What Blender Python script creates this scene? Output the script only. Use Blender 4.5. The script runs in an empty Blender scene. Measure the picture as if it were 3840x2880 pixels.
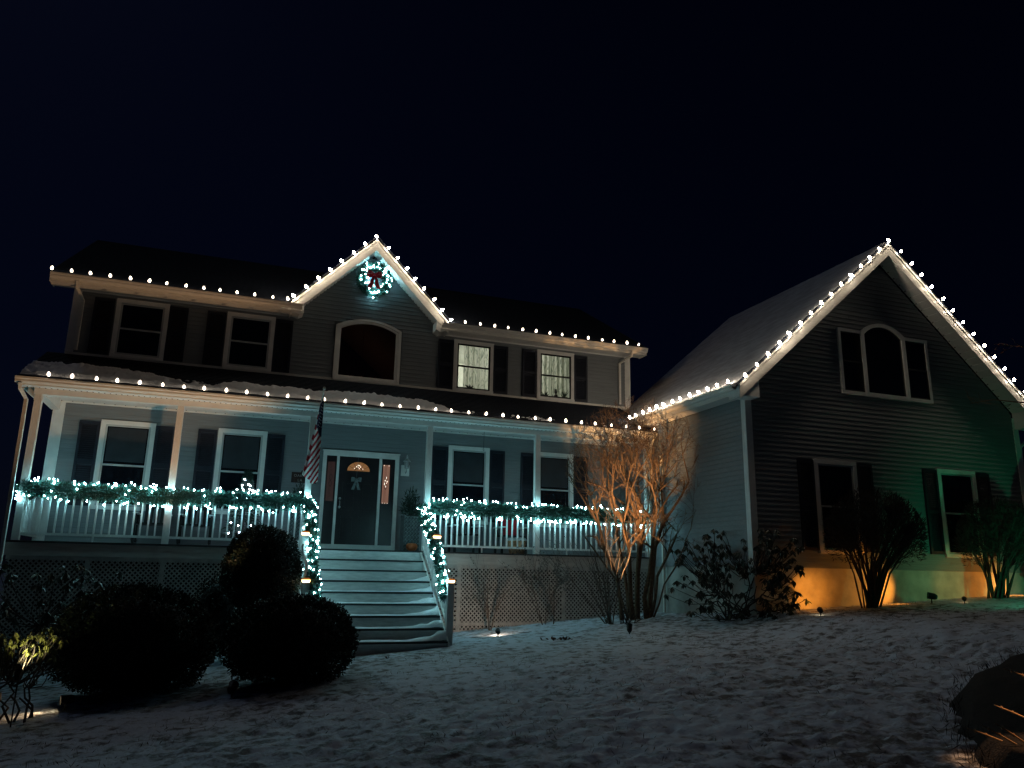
import bpy, math, random
import numpy as np
from mathutils import Matrix, Vector

random.seed(7); RNG = np.random.default_rng(11)
scene = bpy.context.scene
COL = scene.collection
R = math.radians

# ------------------------------------------------------------------ camera
cam_data = bpy.data.cameras.new('camera')
cam = bpy.data.objects.new('camera', cam_data); COL.objects.link(cam)
_yaw, _pitch, _roll = R(19.90668), R(13.63793), R(1.09589)
_f = Vector((math.sin(_yaw)*math.cos(_pitch), math.cos(_yaw)*math.cos(_pitch), math.sin(_pitch)))
_r = Vector((math.cos(_yaw), -math.sin(_yaw), 0)); _u = _r.cross(_f)
_rx = math.cos(_roll)*_r + math.sin(_roll)*_u
_ux = -math.sin(_roll)*_r + math.cos(_roll)*_u
cam.matrix_world = Matrix(((_rx.x, _ux.x, -_f.x, 0.0), (_rx.y, _ux.y, -_f.y, -18.45), (_rx.z, _ux.z, -_f.z, -0.389), (0, 0, 0, 1)))
cam_data.sensor_width = 36.0; cam_data.lens = 27.125
cam_data.clip_start = 0.05; cam_data.clip_end = 600
scene.camera = cam

# ------------------------------------------------------------------ world, moon, exposure
world = bpy.data.worlds.new('World'); scene.world = world; world.use_nodes = True
wn = world.node_tree; bg = wn.nodes['Background']
sky = wn.nodes.new('ShaderNodeTexSky'); sky.sky_type = 'NISHITA'; sky.sun_disc = False
sky.sun_elevation = R(48); sky.sun_rotation = R(-25); sky.air_density = 1.0
tint = wn.nodes.new('ShaderNodeMix'); tint.data_type = 'RGBA'; tint.blend_type = 'MULTIPLY'
tint.inputs[0].default_value = 1.0
tint.inputs[7].default_value = (0.24, 0.36, 1.0, 1)
wn.links.new(sky.outputs[0], tint.inputs[6]); wn.links.new(tint.outputs[2], bg.inputs[0])
bg.inputs[1].default_value = 0.0007
moon = bpy.data.lights.new('moonlight', 'SUN'); moon.energy = 0.058; moon.angle = R(3); moon.color = (0.56, 0.72, 1.0)
moon_o = bpy.data.objects.new('moonlight', moon); COL.objects.link(moon_o)
_az, _el = R(-25), R(48)
_sd = Vector((math.sin(_az)*math.cos(_el), math.cos(_az)*math.cos(_el), math.sin(_el)))
moon_o.rotation_euler = _sd.to_track_quat('Z', 'Y').to_euler()
scene.view_settings.view_transform = 'Standard'; scene.view_settings.look = 'None'
scene.view_settings.exposure = 0.0; scene.view_settings.gamma = 1.0
scene.view_settings.use_curve_mapping = False
scene.render.engine = 'CYCLES'
cy = scene.cycles
cy.use_denoising = True; cy.max_bounces = 5; cy.diffuse_bounces = 3; cy.glossy_bounces = 2
cy.transmission_bounces = 3; cy.caustics_reflective = False; cy.caustics_refractive = False
cy.sample_clamp_indirect = 2.0; cy.filter_width = 1.45
try: cy.use_light_tree = True
except Exception: pass

# ------------------------------------------------------------------ helpers
WM = {}
def link(o, parent=None, M=None):
    M = M or Matrix.Identity(4)
    COL.objects.link(o)
    if parent is not None:
        o.parent = parent; o.matrix_basis = WM[parent.name].inverted() @ M
    else:
        o.matrix_basis = M
    WM[o.name] = M
    return o
def tag(o, label=None, cat=None, group=None, kind=None):
    if label: o['label'] = label
    if cat: o['category'] = cat
    if group: o['group'] = group
    if kind: o['kind'] = kind
    return o
def thing(name, loc, label, cat, group=None):
    o = bpy.data.objects.new(name, None); o.empty_display_size = .1
    link(o, None, Matrix.Translation(loc))
    return tag(o, label, cat, group)

class MB:
    def __init__(s): s.v = []; s.f = []; s.m = []; s.n = 0
    def add(s, v, f, m=0):
        b = s.n
        s.v.extend([tuple(p) for p in v]); s.n += len(v)
        s.f.extend([tuple(i+b for i in q) for q in f]); s.m.extend([m]*len(f))
    def box(s, x0, x1, y0, y1, z0, z1, m=0):
        v = [(x0,y0,z0),(x1,y0,z0),(x1,y1,z0),(x0,y1,z0),(x0,y0,z1),(x1,y0,z1),(x1,y1,z1),(x0,y1,z1)]
        s.add(v, [(0,3,2,1),(4,5,6,7),(0,1,5,4),(1,2,6,5),(2,3,7,6),(3,0,4,7)], m)
    def hexa(s, v, m=0):
        s.add(v, [(0,3,2,1),(4,5,6,7),(0,1,5,4),(1,2,6,5),(2,3,7,6),(3,0,4,7)], m)
    def prism(s, pts, ax, a, b, m=0):
        # polygon pts in the two other axes, extruded along ax from a to b
        def mk(p, t):
            if ax == 'x': return (t, p[0], p[1])
            if ax == 'y': return (p[0], t, p[1])
            return (p[0], p[1], t)
        n = len(pts)
        v = [mk(p, a) for p in pts] + [mk(p, b) for p in pts]
        f = [tuple(range(n)), tuple(range(2*n-1, n-1, -1))]
        f += [(i, i+n, (i+1) % n + n, (i+1) % n) for i in range(n)]
        s.add(v, f, m)
    def tube(s, pts, rad, k=6, m=0, cap=True):
        P = [Vector(p) for p in pts]; n = len(P)
        rad = rad if hasattr(rad, '__len__') else [rad]*n
        t0 = (P[1]-P[0]).normalized(); a = t0.orthogonal().normalized(); b0 = s.n; vs = []
        for i in range(n):
            t = (P[min(i+1, n-1)] - P[max(i-1, 0)])
            if t.length < 1e-9: t = t0
            t = t.normalized(); a = (a - t*a.dot(t))
            a = a.normalized() if a.length > 1e-6 else t.orthogonal().normalized()
            b = t.cross(a)
            for j in range(k):
                th = 2*math.pi*j/k
                vs.append(P[i] + (a*math.cos(th) + b*math.sin(th))*rad[i])
        f = []
        for i in range(n-1):
            for j in range(k):
                f.append((i*k+j, i*k+(j+1) % k, (i+1)*k+(j+1) % k, (i+1)*k+j))
        if cap:
            f.append(tuple(range(k-1, -1, -1))); f.append(tuple((n-1)*k+j for j in range(k)))
        s.add(vs, f, m)
    def lathe(s, prof, k=12, loc=(0, 0, 0), m=0):
        vs = []; n = len(prof)
        for r, z in prof:
            for j in range(k):
                th = 2*math.pi*j/k
                vs.append((loc[0]+r*math.cos(th), loc[1]+r*math.sin(th), loc[2]+z))
        f = []
        for i in range(n-1):
            for j in range(k):
                f.append((i*k+j, i*k+(j+1) % k, (i+1)*k+(j+1) % k, (i+1)*k+j))
        f.append(tuple(range(k-1, -1, -1))); f.append(tuple((n-1)*k+j for j in range(k)))
        s.add(vs, f, m)
    def mesh(s, name, mats, smooth=False):
        me = bpy.data.meshes.new(name)
        me.from_pydata(s.v, [], s.f)
        for mm in (mats if isinstance(mats, (list, tuple)) else [mats]): me.materials.append(mm)
        if any(s.m): me.polygons.foreach_set('material_index', s.m)
        if smooth: me.polygons.foreach_set('use_smooth', [True]*len(me.polygons))
        me.update(); return me
    def obj(s, name, mats, parent=None, smooth=False, kind=None):
        o = bpy.data.objects.new(name, s.mesh(name, mats, smooth)); link(o, parent)
        if kind: o['kind'] = kind
        return o
def inst(name, me, parent, M):
    return link(bpy.data.objects.new(name, me), parent, M)
def T(x, y, z): return Matrix.Translation((x, y, z))
def npmesh(name, V, F, mats, smooth=False):
    # V (n,3), F (m,k) arrays of one polygon size
    me = bpy.data.meshes.new(name)
    k = F.shape[1]
    me.vertices.add(len(V)); me.vertices.foreach_set('co', np.ascontiguousarray(V, np.float32).ravel())
    me.loops.add(F.size); me.loops.foreach_set('vertex_index', np.ascontiguousarray(F, np.int32).ravel())
    me.polygons.add(len(F)); me.polygons.foreach_set('loop_start', np.arange(0, F.size, k, dtype=np.int32))
    me.update(calc_edges=True)
    for mm in (mats if isinstance(mats, (list, tuple)) else [mats]): me.materials.append(mm)
    if smooth: me.polygons.foreach_set('use_smooth', [True]*len(F))
    return me

# ------------------------------------------------------------------ materials
def nodes_of(name):
    m = bpy.data.materials.new(name); m.use_nodes = True
    nt = m.node_tree; return m, nt, nt.nodes['Principled BSDF']
def mat(name, c, rough=.6, var=.25, scale=6.0, bump=0.0, bscale=40., spec=.3, metal=0.0, stretch=None, c2=None):
    m, nt, p = nodes_of(name)
    tc = nt.nodes.new('ShaderNodeTexCoord'); src = tc.outputs['Object']
    if stretch:
        mp = nt.nodes.new('ShaderNodeMapping'); mp.inputs['Scale'].default_value = stretch
        nt.links.new(src, mp.inputs[0]); src = mp.outputs[0]
    nz = nt.nodes.new('ShaderNodeTexNoise'); nz.inputs['Scale'].default_value = scale; nz.inputs['Detail'].default_value = 5
    nt.links.new(src, nz.inputs['Vector'])
    cr = nt.nodes.new('ShaderNodeValToRGB')
    a = tuple(x*(1-var) for x in c); b = c2 or tuple(min(1, x*(1+var)) for x in c)
    cr.color_ramp.elements[0].position = .3; cr.color_ramp.elements[1].position = .7
    cr.color_ramp.elements[0].color = (*a, 1); cr.color_ramp.elements[1].color = (*b, 1)
    nt.links.new(nz.outputs['Fac'], cr.inputs[0]); nt.links.new(cr.outputs[0], p.inputs['Base Color'])
    p.inputs['Roughness'].default_value = rough; p.inputs['Metallic'].default_value = metal
    p.inputs['Specular IOR Level'].default_value = spec
    if bump:
        n2 = nt.nodes.new('ShaderNodeTexNoise'); n2.inputs['Scale'].default_value = bscale; n2.inputs['Detail'].default_value = 4
        nt.links.new(src, n2.inputs['Vector'])
        bp = nt.nodes.new('ShaderNodeBump'); bp.inputs['Strength'].default_value = bump; bp.inputs['Distance'].default_value = .02
        nt.links.new(n2.outputs['Fac'], bp.inputs['Height']); nt.links.new(bp.outputs[0], p.inputs['Normal'])
    return m
def glow(name, c, strength, base=(.8, .8, .8), sampling=None):
    m, nt, p = nodes_of(name)
    p.inputs['Base Color'].default_value = (*base, 1)
    p.inputs['Emission Color'].default_value = (*c, 1); p.inputs['Emission Strength'].default_value = strength
    if sampling: m.cycles.emission_sampling = sampling
    return m

M_siding = mat('vinyl_siding', (.205, .225, .24), .55, .10, 3.0, .08, 90, .3, stretch=(.6, 3, 14))
M_trim = mat('white_trim', (.74, .74, .72), .5, .07, 5.0, .05, 60)
M_trim2 = mat('white_painted_wood', (.72, .72, .70), .5, .10, 9.0, .08, 60, stretch=(8, 8, 1.5))
M_soffit = mat('vinyl_soffit', (.70, .70, .68), .5, .06, 8.0)
M_fascia = mat('aluminium_fascia', (.70, .68, .63), .38, .10, 7.0, .05, 40, .5, stretch=(1, 5, 5))
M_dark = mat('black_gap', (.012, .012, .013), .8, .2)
M_shutter = mat('navy_shutter', (.016, .020, .032), .5, .2, 12)
M_shingle = mat('asphalt_shingle', (.010, .015, .027), .9, .45, 26, .5, 160)
M_pane = mat('window_pane', (.006, .009, .014), .06, .3, 2.0, 0, 1, .5)
M_sash = mat('grey_sash', (.42, .44, .44), .45, .08, 6)
M_screen = mat('window_shade', (.020, .026, .034), .5, .25, 3.0, 0, 1, .4)
M_deck = mat('dark_deck', (.035, .034, .036), .7, .3, 9, .2, 60, stretch=(1, 8, 8))
M_riser = mat('painted_riser', (.62, .63, .62), .55, .16, 5, .15, 50, stretch=(1.2, 4, 6))
M_lattice = mat('weathered_lattice', (.46, .44, .42), .7, .18, 10, .1, 50)
M_rim = mat('rim_board', (.52, .49, .46), .6, .12, 4, .1, 40, stretch=(1, 4, 6))
M_concrete = mat('concrete', (.42, .41, .38), .85, .22, 3.5, .3, 50)
M_snow = mat('snow', (.74, .75, .78), .75, .06, 8, .5, 45, .25)
M_door = mat('dark_door', (.022, .017, .020), .35, .2, 6, .05, 30, .5)
M_metal = mat('galvanised_metal', (.45, .46, .47), .35, .15, 14, 0, 1, .5, .9)
M_black = mat('black_plastic', (.012, .012, .013), .45, .2, 10)
M_cord = mat('green_cord', (.012, .022, .015), .6, .2, 30)
M_box = mat('boxwood_leaf', (.012, .022, .014), .5, .5, 18)
M_rhod = mat('rhododendron_leaf', (.022, .036, .024), .42, .35, 9, 0, 1, .5)
M_needle = mat('garland_needle', (.030, .095, .075), .6, .6, 40)
M_pine = mat('artificial_fir', (.012, .035, .026), .6, .5, 30)
M_bark = mat('smooth_bark', (.13, .085, .055), .8, .4, 22, .4, 60, .2)
M_cane = mat('pale_cane', (.40, .26, .15), .6, .3, 30)
M_bark2 = mat('grey_twig', (.10, .085, .075), .8, .4, 25, .3, 60, .2)
M_bark3 = mat('dark_twig', (.045, .038, .036), .85, .4, 25)
M_mulch = mat('bark_mulch', (.008, .007, .008), .95, .6, 35, 1.0, 60)
M_red = mat('red_ribbon', (.42, .012, .022), .5, .2, 14)
M_bow = mat('pale_ribbon', (.15, .18, .19), .6, .2, 12)
M_pump = mat('pumpkin_skin', (.52, .13, .045), .5, .25, 8)
M_orange = mat('orange_fabric', (.50, .26, .14), .85, .5, 20, .2, 60)
M_brown = mat('brown_sign', (.035, .020, .018), .6, .3, 12)
M_letter = mat('pale_letter', (.32, .30, .28), .6, .1, 20)
M_stone = mat('cast_planter', (.13, .15, .155), .7, .25, 12, .2, 50)
M_inlay = mat('planter_inlay', (.018, .024, .028), .7, .2, 12)
M_white = mat('white_cloth', (.70, .71, .71), .8, .06, 12)
M_flagw = mat('flag_white', (.82, .80, .78), .8, .08, 10)
M_flagr = mat('flag_red', (.42, .016, .030), .8, .15, 10)
M_flagb = mat('flag_blue', (.014, .017, .06), .8, .2, 10)
M_grass = mat('dead_grass', (.055, .048, .034), .9, .5, 20)
M_oak = mat('reddish_oak_twig', (.34, .17, .11), .8, .3, 25)
M_leafo = mat('russet_oak_leaf', (.30, .11, .06), .8, .3, 20)
M_leafd = mat('dead_leaf', (.05, .025, .018), .8, .4, 20)
M_glassl = mat('lantern_glass', (.30, .32, .33), .15, .15, 10, 0, 1, .5)
M_c9 = glow('warm_bulb', (1.0, .86, .70), 100)
M_c9b = glow('softer_warm_bulb', (1.0, .82, .62), 6.5)
M_c9v = [glow('warm_bulb', (1.0, .83, .63), e) for e in (68, 100, 135)]
M_mini = glow('cool_bulb', (.38, .90, 1.0), 150)
M_xmas = glow('lilac_bulb', (.72, .78, 1.0), 70)
M_capl = glow('amber_lens', (1.0, .62, .26), 9)
M_amber = glow('amber_glass', (1.0, .42, .14), .17, (.2, .1, .05), 'NONE')
M_rose = glow('rose_glass', (1.0, .46, .33), .17, (.2, .1, .05), 'NONE')
M_rosed = glow('dim_rose_glass', (1.0, .42, .36), .018, (.05, .03, .03), 'NONE')
M_hot = glow('clear_bevel', (1.0, .82, .66), 1.6, (.5, .5, .5), 'NONE')
M_lead = mat('lead_came', (.02, .016, .014), .5)
M_lens = glow('spotlight_lens', (1.0, .74, .42), 30)
M_lensg = glow('green_lens', (.1, 1.0, .45), 10)

# ------------------------------------------------------------------ ground
def sstep(a, b, t):
    q = np.clip((t-a)/(b-a), 0, 1); return q*q*(3-2*q)
def base_h(x, y):
    x = np.asarray(x, float); y = np.asarray(y, float)
    xl = np.clip(x, -14, 26)
    return -2.09 + .0825*xl + .19*sstep(8.5, 10.5, x)*sstep(-2, -5, y)*sstep(-16, -9, y) - .025*np.maximum(0, xl-10)
_tab = RNG.random((256, 256))
def vnoise(x, y):
    xi = np.floor(x).astype(int); yi = np.floor(y).astype(int); fx = x-xi; fy = y-yi
    fx = fx*fx*(3-2*fx); fy = fy*fy*(3-2*fy)
    g = lambda a, b: _tab[a & 255, b & 255]
    return (g(xi, yi)*(1-fx)+g(xi+1, yi)*fx)*(1-fy) + (g(xi, yi+1)*(1-fx)+g(xi+1, yi+1)*fx)*fy
def snow_relief(x, y):
    x = np.asarray(x, float); y = np.asarray(y, float)
    n1 = vnoise(x*2.1+3, y*2.6); n2 = vnoise(x*6.1, y*7.2+7); n3 = vnoise(x*10.3+1, y*11+2); n4 = vnoise(x*23, y*23)
    rough = .30 + .70*sstep(-5.6, -9.0, y)*(1 - .45*sstep(1.5, -2.0, x))
    n5 = vnoise(x*46+5, y*46)
    lump = .026*(n1-.5) + .036*(np.abs(n2-.5)*2-.5) + .032*(n3-.5) + .020*(n4-.5) + .008*(n5-.5)
    low = .07*(vnoise(x*.35, y*.35)-.5)
    return lump*rough + low
def ground_z(x, y): return float(base_h(x, y) + snow_relief(x, y))
gx = np.concatenate([np.linspace(-180, -9, 14)[:-1], np.arange(-9, 24.01, .065), np.linspace(24, 220, 14)[1:]])
gy = np.concatenate([np.linspace(-120, -18.5, 8)[:-1], np.arange(-18.5, -8.0, .05), np.arange(-8.0, 1.5, .06), np.linspace(1.5, 220, 16)[1:]])
GX, GY = np.meshgrid(gx, gy)
GZ = base_h(GX, GY) + snow_relief(GX, GY)*((GX > -9.5) & (GX < 24.5) & (GY < 2))
nx, ny = len(gx), len(gy)
idx = np.arange(nx*ny).reshape(ny, nx)
F = np.stack([idx[:-1, :-1], idx[:-1, 1:], idx[1:, 1:], idx[1:, :-1]], -1).reshape(-1, 4)
def ground_mat():
    m, nt, p = nodes_of('crusty_snow')
    tc = nt.nodes.new('ShaderNodeTexCoord')
    def noise(sc, det, rough=.6):
        n = nt.nodes.new('ShaderNodeTexNoise'); n.inputs['Scale'].default_value = sc; n.inputs['Detail'].default_value = det
        n.inputs['Roughness'].default_value = rough
        nt.links.new(tc.outputs['Object'], n.inputs['Vector']); return n.outputs['Fac']
    a = noise(5.5, 6, .68); b = noise(.35, 3)
    add = nt.nodes.new('ShaderNodeMath'); add.operation = 'MULTIPLY_ADD'
    nt.links.new(b, add.inputs[0]); add.inputs[1].default_value = .35; nt.links.new(a, add.inputs[2])
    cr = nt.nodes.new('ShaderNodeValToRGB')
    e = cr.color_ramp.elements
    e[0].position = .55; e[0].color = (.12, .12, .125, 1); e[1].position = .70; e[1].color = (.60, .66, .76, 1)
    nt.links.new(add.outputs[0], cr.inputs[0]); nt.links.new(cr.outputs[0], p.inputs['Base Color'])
    p.inputs['Roughness'].default_value = .7; p.inputs['Specular IOR Level'].default_value = .2
    bp = nt.nodes.new('ShaderNodeBump'); bp.inputs['Strength'].default_value = .7; bp.inputs['Distance'].default_value = .03
    nt.links.new(noise(22, 5), bp.inputs['Height']); nt.links.new(bp.outputs[0], p.inputs['Normal'])
    return m
M_ground = ground_mat()
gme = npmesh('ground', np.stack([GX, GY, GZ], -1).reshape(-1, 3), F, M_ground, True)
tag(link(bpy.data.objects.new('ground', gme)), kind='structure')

# ------------------------------------------------------------------ siding
CO = .1016
def siding(parent, place, z0, z1, a_lo, a_hi, opens=(), joint=3.66, out=.0175):
    """one clapboard after another; place(a, out, z) -> world point; a_lo/a_hi are functions of z."""
    z = z0; k = 0
    while z < z1 - .01:
        zt = min(z + CO, z1)
        lo = max(a_lo(z), a_lo(zt)) if a_lo(zt) > a_lo(z) else a_lo(z)
        cuts = []
        lo_b, hi_b, lo_t, hi_t = a_lo(z), a_hi(z), a_lo(zt), a_hi(zt)
        segs = [(lo_b, hi_b)]
        for (o0, o1, oz0, oz1) in opens:
            if zt > oz0+.02 and z < oz1-.02:
                ns = []
                for s0, s1 in segs:
                    if o1 <= s0 or o0 >= s1: ns.append((s0, s1)); continue
                    if o0 > s0: ns.append((s0, o0))
                    if o1 < s1: ns.append((o1, s1))
                segs = ns
        fin = []
        for s0, s1 in segs:
            j = lo_b + ((k*1.37) % joint) - joint
            cs = [s0]
            while j < s1:
                if j > s0+.5 and j < s1-.5: cs.append(j)
                j += joint
            cs.append(s1)
            fin += [(cs[i], cs[i+1]) for i in range(len(cs)-1)]
        for s0, s1 in fin:
            if s1-s0 < .02: continue
            t0 = lo_t if abs(s0-lo_b) < 1e-6 else s0
            t1 = hi_t if abs(s1-hi_b) < 1e-6 else s1
            if t1-t0 < .01: t0 = t1 = (t0+t1)/2; t0 -= .005; t1 += .005
            g = .0015
            zz = zt + (.006 if zt < z1-.02 else 0)
            v = [place(s0+g, -.02, z), place(s1-g, -.02, z), place(s1-g, out, z), place(s0+g, out, z),
                 place(t0+g, -.02, zz), place(t1-g, -.02, zz), place(t1-g, .0015, zz), place(t0+g, .0015, zz)]
            # a rounded butt edge: proud lip at the bottom
            v += [place(s0+g, out, z+.012), place(s1-g, out, z+.012)]
            mb = MB()
            mb.add(v, [(0, 3, 2, 1), (3, 8, 9, 2), (8, 7, 6, 9), (4, 5, 6, 7), (0, 1, 5, 4), (0, 4, 7, 8), (0, 8, 3), (1, 2, 9), (1, 9, 6, 5)])
            mb.obj('siding_board', M_siding, parent)
        z = zt; k += 1

def window(parent, x0, x1, z0, z1, y, lit=False, trim=.095, screen=True, meet=.5):
    """x0..x1, z0..z1: outer edges of the white casing on a wall at y facing -y."""
    m = MB()
    yo = y - .050
    m.box(x0, x1, yo, y+.004, z1-trim, z1); m.box(x0, x1, yo-.012, y+.004, z0, z0+trim*.8)
    m.box(x0, x0+trim, yo, y+.004, z0+trim*.8, z1-trim); m.box(x1-trim, x1, yo, y+.004, z0+trim*.8, z1-trim)
    w = m.obj('window', M_trim, parent)
    a0, a1, b0, b1 = x0+trim, x1-trim, z0+trim*.8, z1-trim
    zm = b0 + (b1-b0)*meet
    s = .040
    mats = M_sash if not lit else M_black
    for (q0, q1, yy) in ((zm-.02, b1, y-.020), (b0, zm+.02, y-.030)):
        f = MB(); yb = yy+.012
        f.box(a0, a1, yy-.010, yb, q1-s, q1); f.box(a0, a1, yy-.010, yb, q0, q0+s)
        f.box(a0, a0+s, yy-.010, yb, q0+s, q1-s); f.box(a1-s, a1, yy-.010, yb, q0+s, q1-s)
        f.obj('sash', mats, w)
        g = MB(); g.box(a0+s, a1-s, yy-.001, yy+.004, q0+s, q1-s)
        g.obj('pane', M_clear if lit else M_pane, w)
    return w
def clear_glass():
    m, nt, p = nodes_of('clear_pane')
    tr = nt.nodes.new('ShaderNodeBsdfTransparent'); gl = nt.nodes.new('ShaderNodeBsdfGlossy'); gl.inputs['Roughness'].default_value = .03
    fr = nt.nodes.new('ShaderNodeFresnel'); fr.inputs[0].default_value = 1.45
    mx = nt.nodes.new('ShaderNodeMixShader'); out = nt.nodes['Material Output']
    nt.links.new(fr.outputs[0], mx.inputs[0]); nt.links.new(tr.outputs[0], mx.inputs[1]); nt.links.new(gl.outputs[0], mx.inputs[2])
    nt.links.new(mx.outputs[0], out.inputs[0]); return m
M_clear = clear_glass()
_sh = {}
def shutter(parent, xc, z0, z1, y, wd=.40):
    h = round(z1-z0, 3)
    if (wd, h) not in _sh:
        m = MB(); a = wd/2
        m.box(-a, -a+.055, -.040, 0, 0, h); m.box(a-.055, a, -.040, 0, 0, h)
        for q in (0, h*.48, h-.07): m.box(-a+.055, a-.055, -.036, 0, q, q+.07)
        z = .075
        while z < h-.11:
            if not (h*.48-.045 < z < h*.48+.075):
                m.hexa([(-a+.055, -.034, z), (a-.055, -.034, z), (a-.055, -.028, z), (-a+.055, -.028, z),
                        (-a+.055, -.012, z+.036), (a-.055, -.012, z+.036), (a-.055, -.006, z+.036), (-a+.055, -.006, z+.036)])
            z += .045
        m.box(-a+.05, a-.05, -.006, 0, .03, h-.03)
        _sh[(wd, h)] = m.mesh('shutter', M_shutter)
    return inst('shutter', _sh[(wd, h)], parent, T(xc, y-.016, z0))

def shingle_roof(parent, name, x0, x1, y0, z0, y1, z1, thick=.03, course=.14, xf0=None, xf1=None):
    """courses of overlapping shingles from the eave (y0,z0) up to (y1,z1); joined: far too thin in the picture to part"""
    L = math.hypot(y1-y0, z1-z0); n = max(1, int(L/course)); m = MB()
    dy, dz = (y1-y0)/L, (z1-z0)/L; ny_, nz_ = -dz, dy
    if ny_*0+nz_ < 0: ny_, nz_ = -ny_, -nz_
    for i in range(n):
        s0, s1 = L*i/n, L*(i+1)/n
        A0 = xf0(s0/L) if xf0 else x0; A1 = xf1(s0/L) if xf1 else x1
        B0 = xf0(s1/L) if xf0 else x0; B1 = xf1(s1/L) if xf1 else x1
        def P(x, s, t): return (x, y0+dy*s+ny_*t, z0+dz*s+nz_*t)
        m.hexa([P(A0, s0, 0), P(A1, s0, 0), P(B1, s1+.02, 0), P(B0, s1+.02, 0), P(A0, s0, thick), P(A1, s0, thick), P(B1, s1+.02, thick*.45), P(B0, s1+.02, thick*.45)])
    return m.obj(name, M_shingle, parent, kind='stuff')

# ------------------------------------------------------------------ HOUSE
house = thing('house', (3.2, 3.5, -2.0), 'two storey grey clapboard house with white front porch and peaked centre dormer', 'house')
HL, HR = -3.61, 10.14
PY = -1.62            # porch post plane
fr = lambda a, o, z: (a, -o, z)
# backing sheathing (walls that carry the boards)
DX, DZ, DS = 2.87, 7.40, 1.0          # dormer axis, apex of its wall, slope
m = MB()
m.box(HL, HR, .02, .16, -.30, 3.02)
for (a, b, c, d) in ((HL, 2.10, 3.02, 5.52), (3.68, 5.12, 3.02, 5.52), (6.10, 7.42, 3.02, 5.52), (8.40, HR, 3.02, 5.52),
                     (2.10, 3.68, 3.02, 4.06), (5.12, 6.10, 3.02, 4.08), (7.42, 8.40, 3.02, 4.08), (5.12, 6.10, 5.34, 5.52), (7.42, 8.40, 5.34, 5.52)):
    m.box(a, b, .02, .16, c, d)
m.prism([(2.10, 5.52), (2.10, 5.40), (2.45, 5.55), (2.88, 5.61), (3.30, 5.55), (3.68, 5.40), (3.68, 5.52), (4.70, 5.52), (DX, DZ), (1.04, 5.52)], 'y', .02, .16)
m.box(HL, HL+.14, .16, 7.6, -1.9, 5.52); m.box(HR-.14, HR, .16, 7.6, -1.2, 5.52); m.box(HL, HR, 7.46, 7.6, -1.9, 5.52)
m.obj('wall', M_siding, house)
siding(house, fr, .02, 2.97, lambda z: HL+.15, lambda z: HR-.4, [(1.99, 3.80, -.1, 2.33)])
up_open = [(2.04, 3.72, 4.0, 5.36), (5.11, 6.11, 4.08, 5.34), (7.41, 8.41, 4.08, 5.34), (2.04, 3.72, 5.30, 5.52)]
siding(house, fr, 4.06, 5.4824, lambda z: HL+.14, lambda z: HR-.14, up_open)
siding(house, fr, 5.4824, 7.28, lambda z: DX-(DZ-z)*DS, lambda z: DX+(DZ-z)*DS, [(2.30, 3.44, 5.4, 5.60)])
# corner boards, frieze, flashing
for (a, b, z0, z1, nm) in ((HL-.02, HL+.14, 4.0, 5.49, 'corner_board'), (HR-.14, HR+.02, 4.0, 5.49, 'corner_board'), (HL-.06, HL+.16, 0, 2.97, 'pilaster')):
    m = MB(); m.box(a, b, -.030, .02, z0, z1); m.obj(nm, M_trim, house)
m = MB(); m.box(HL-.02, HR+.02, -.035, .02, 3.985, 4.055); m.obj('flashing', M_fascia, house)
# windows
for (a, b) in ((-2.76, -1.67), (-.43, .65)): window(house, a, b, 4.03, 5.39, 0)
for (a, b) in ((5.07, 6.15), (7.37, 8.45)): window(house, a, b, 4.03, 5.39, 0, lit=True)
for (a, b) in ((-2.72, -1.64), (-.35, .71), (5.03, 6.10), (7.37, 8.42)):
    w = window(house, a, b, .72, 2.63, 0, meet=.50)
    s = MB(); s.box(a+.16, b-.16, -.0225, -.0195, 1.74, 2.47); s.obj('roller_shade', M_screen, w)
for xc in (-3.00, -1.47, -.66, .86, 4.86, 6.34, 7.15, 8.64): shutter(house, xc, 4.07, 5.35, 0)
for xc in (-2.93, -1.44, -.57, .91, 4.82, 6.31, 7.15, 8.63): shutter(house, xc, .78, 2.58, 0)
# arched picture window: casing ring + pane opening onto the dim hall
def arch_pts(x0, x1, z0, zs, zt, n=16):
    c = (x0+x1)/2; hw = (x1-x0)/2; r = (hw*hw+(zt-zs)**2)/(2*(zt-zs)); zc = zt-r; th = math.asin(hw/r)
    return [(x0, z0), (x1, z0)] + [(c+r*math.sin(th-2*th*i/n), zc+r*math.cos(th-2*th*i/n)) for i in range(n+1)]
def ring(outer, inner, ya, yb, mb):
    n = len(outer); v = []
    for y in (ya, yb):
        v += [(p[0], y, p[1]) for p in outer] + [(p[0], y, p[1]) for p in inner]
    f = []
    for i in range(n):
        j = (i+1) % n
        f += [(i, j, n+j, n+i), (2*n+i, 3*n+i, 3*n+j, 2*n+j), (i, 2*n+i, 2*n+j, j), (n+i, n+j, 3*n+j, 3*n+i)]
    mb.add(v, f)
m = MB(); ring(arch_pts(2.07, 3.69, 4.02, 5.40, 5.62), arch_pts(2.14, 3.62, 4.09, 5.36, 5.56), -.055, .03, m)
aw = m.obj('arched_window', M_trim, house)
m = MB(); ring(arch_pts(2.14, 3.62, 4.09, 5.36, 5.56), arch_pts(2.20, 3.56, 4.15, 5.33, 5.51), -.030, .03, m); m.obj('sash', M_trim, aw)
m = MB(); m.prism(arch_pts(2.20, 3.56, 4.15, 5.33, 5.51), 'y', -.006, .0); m.obj('pane', M_clear, aw)
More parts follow.
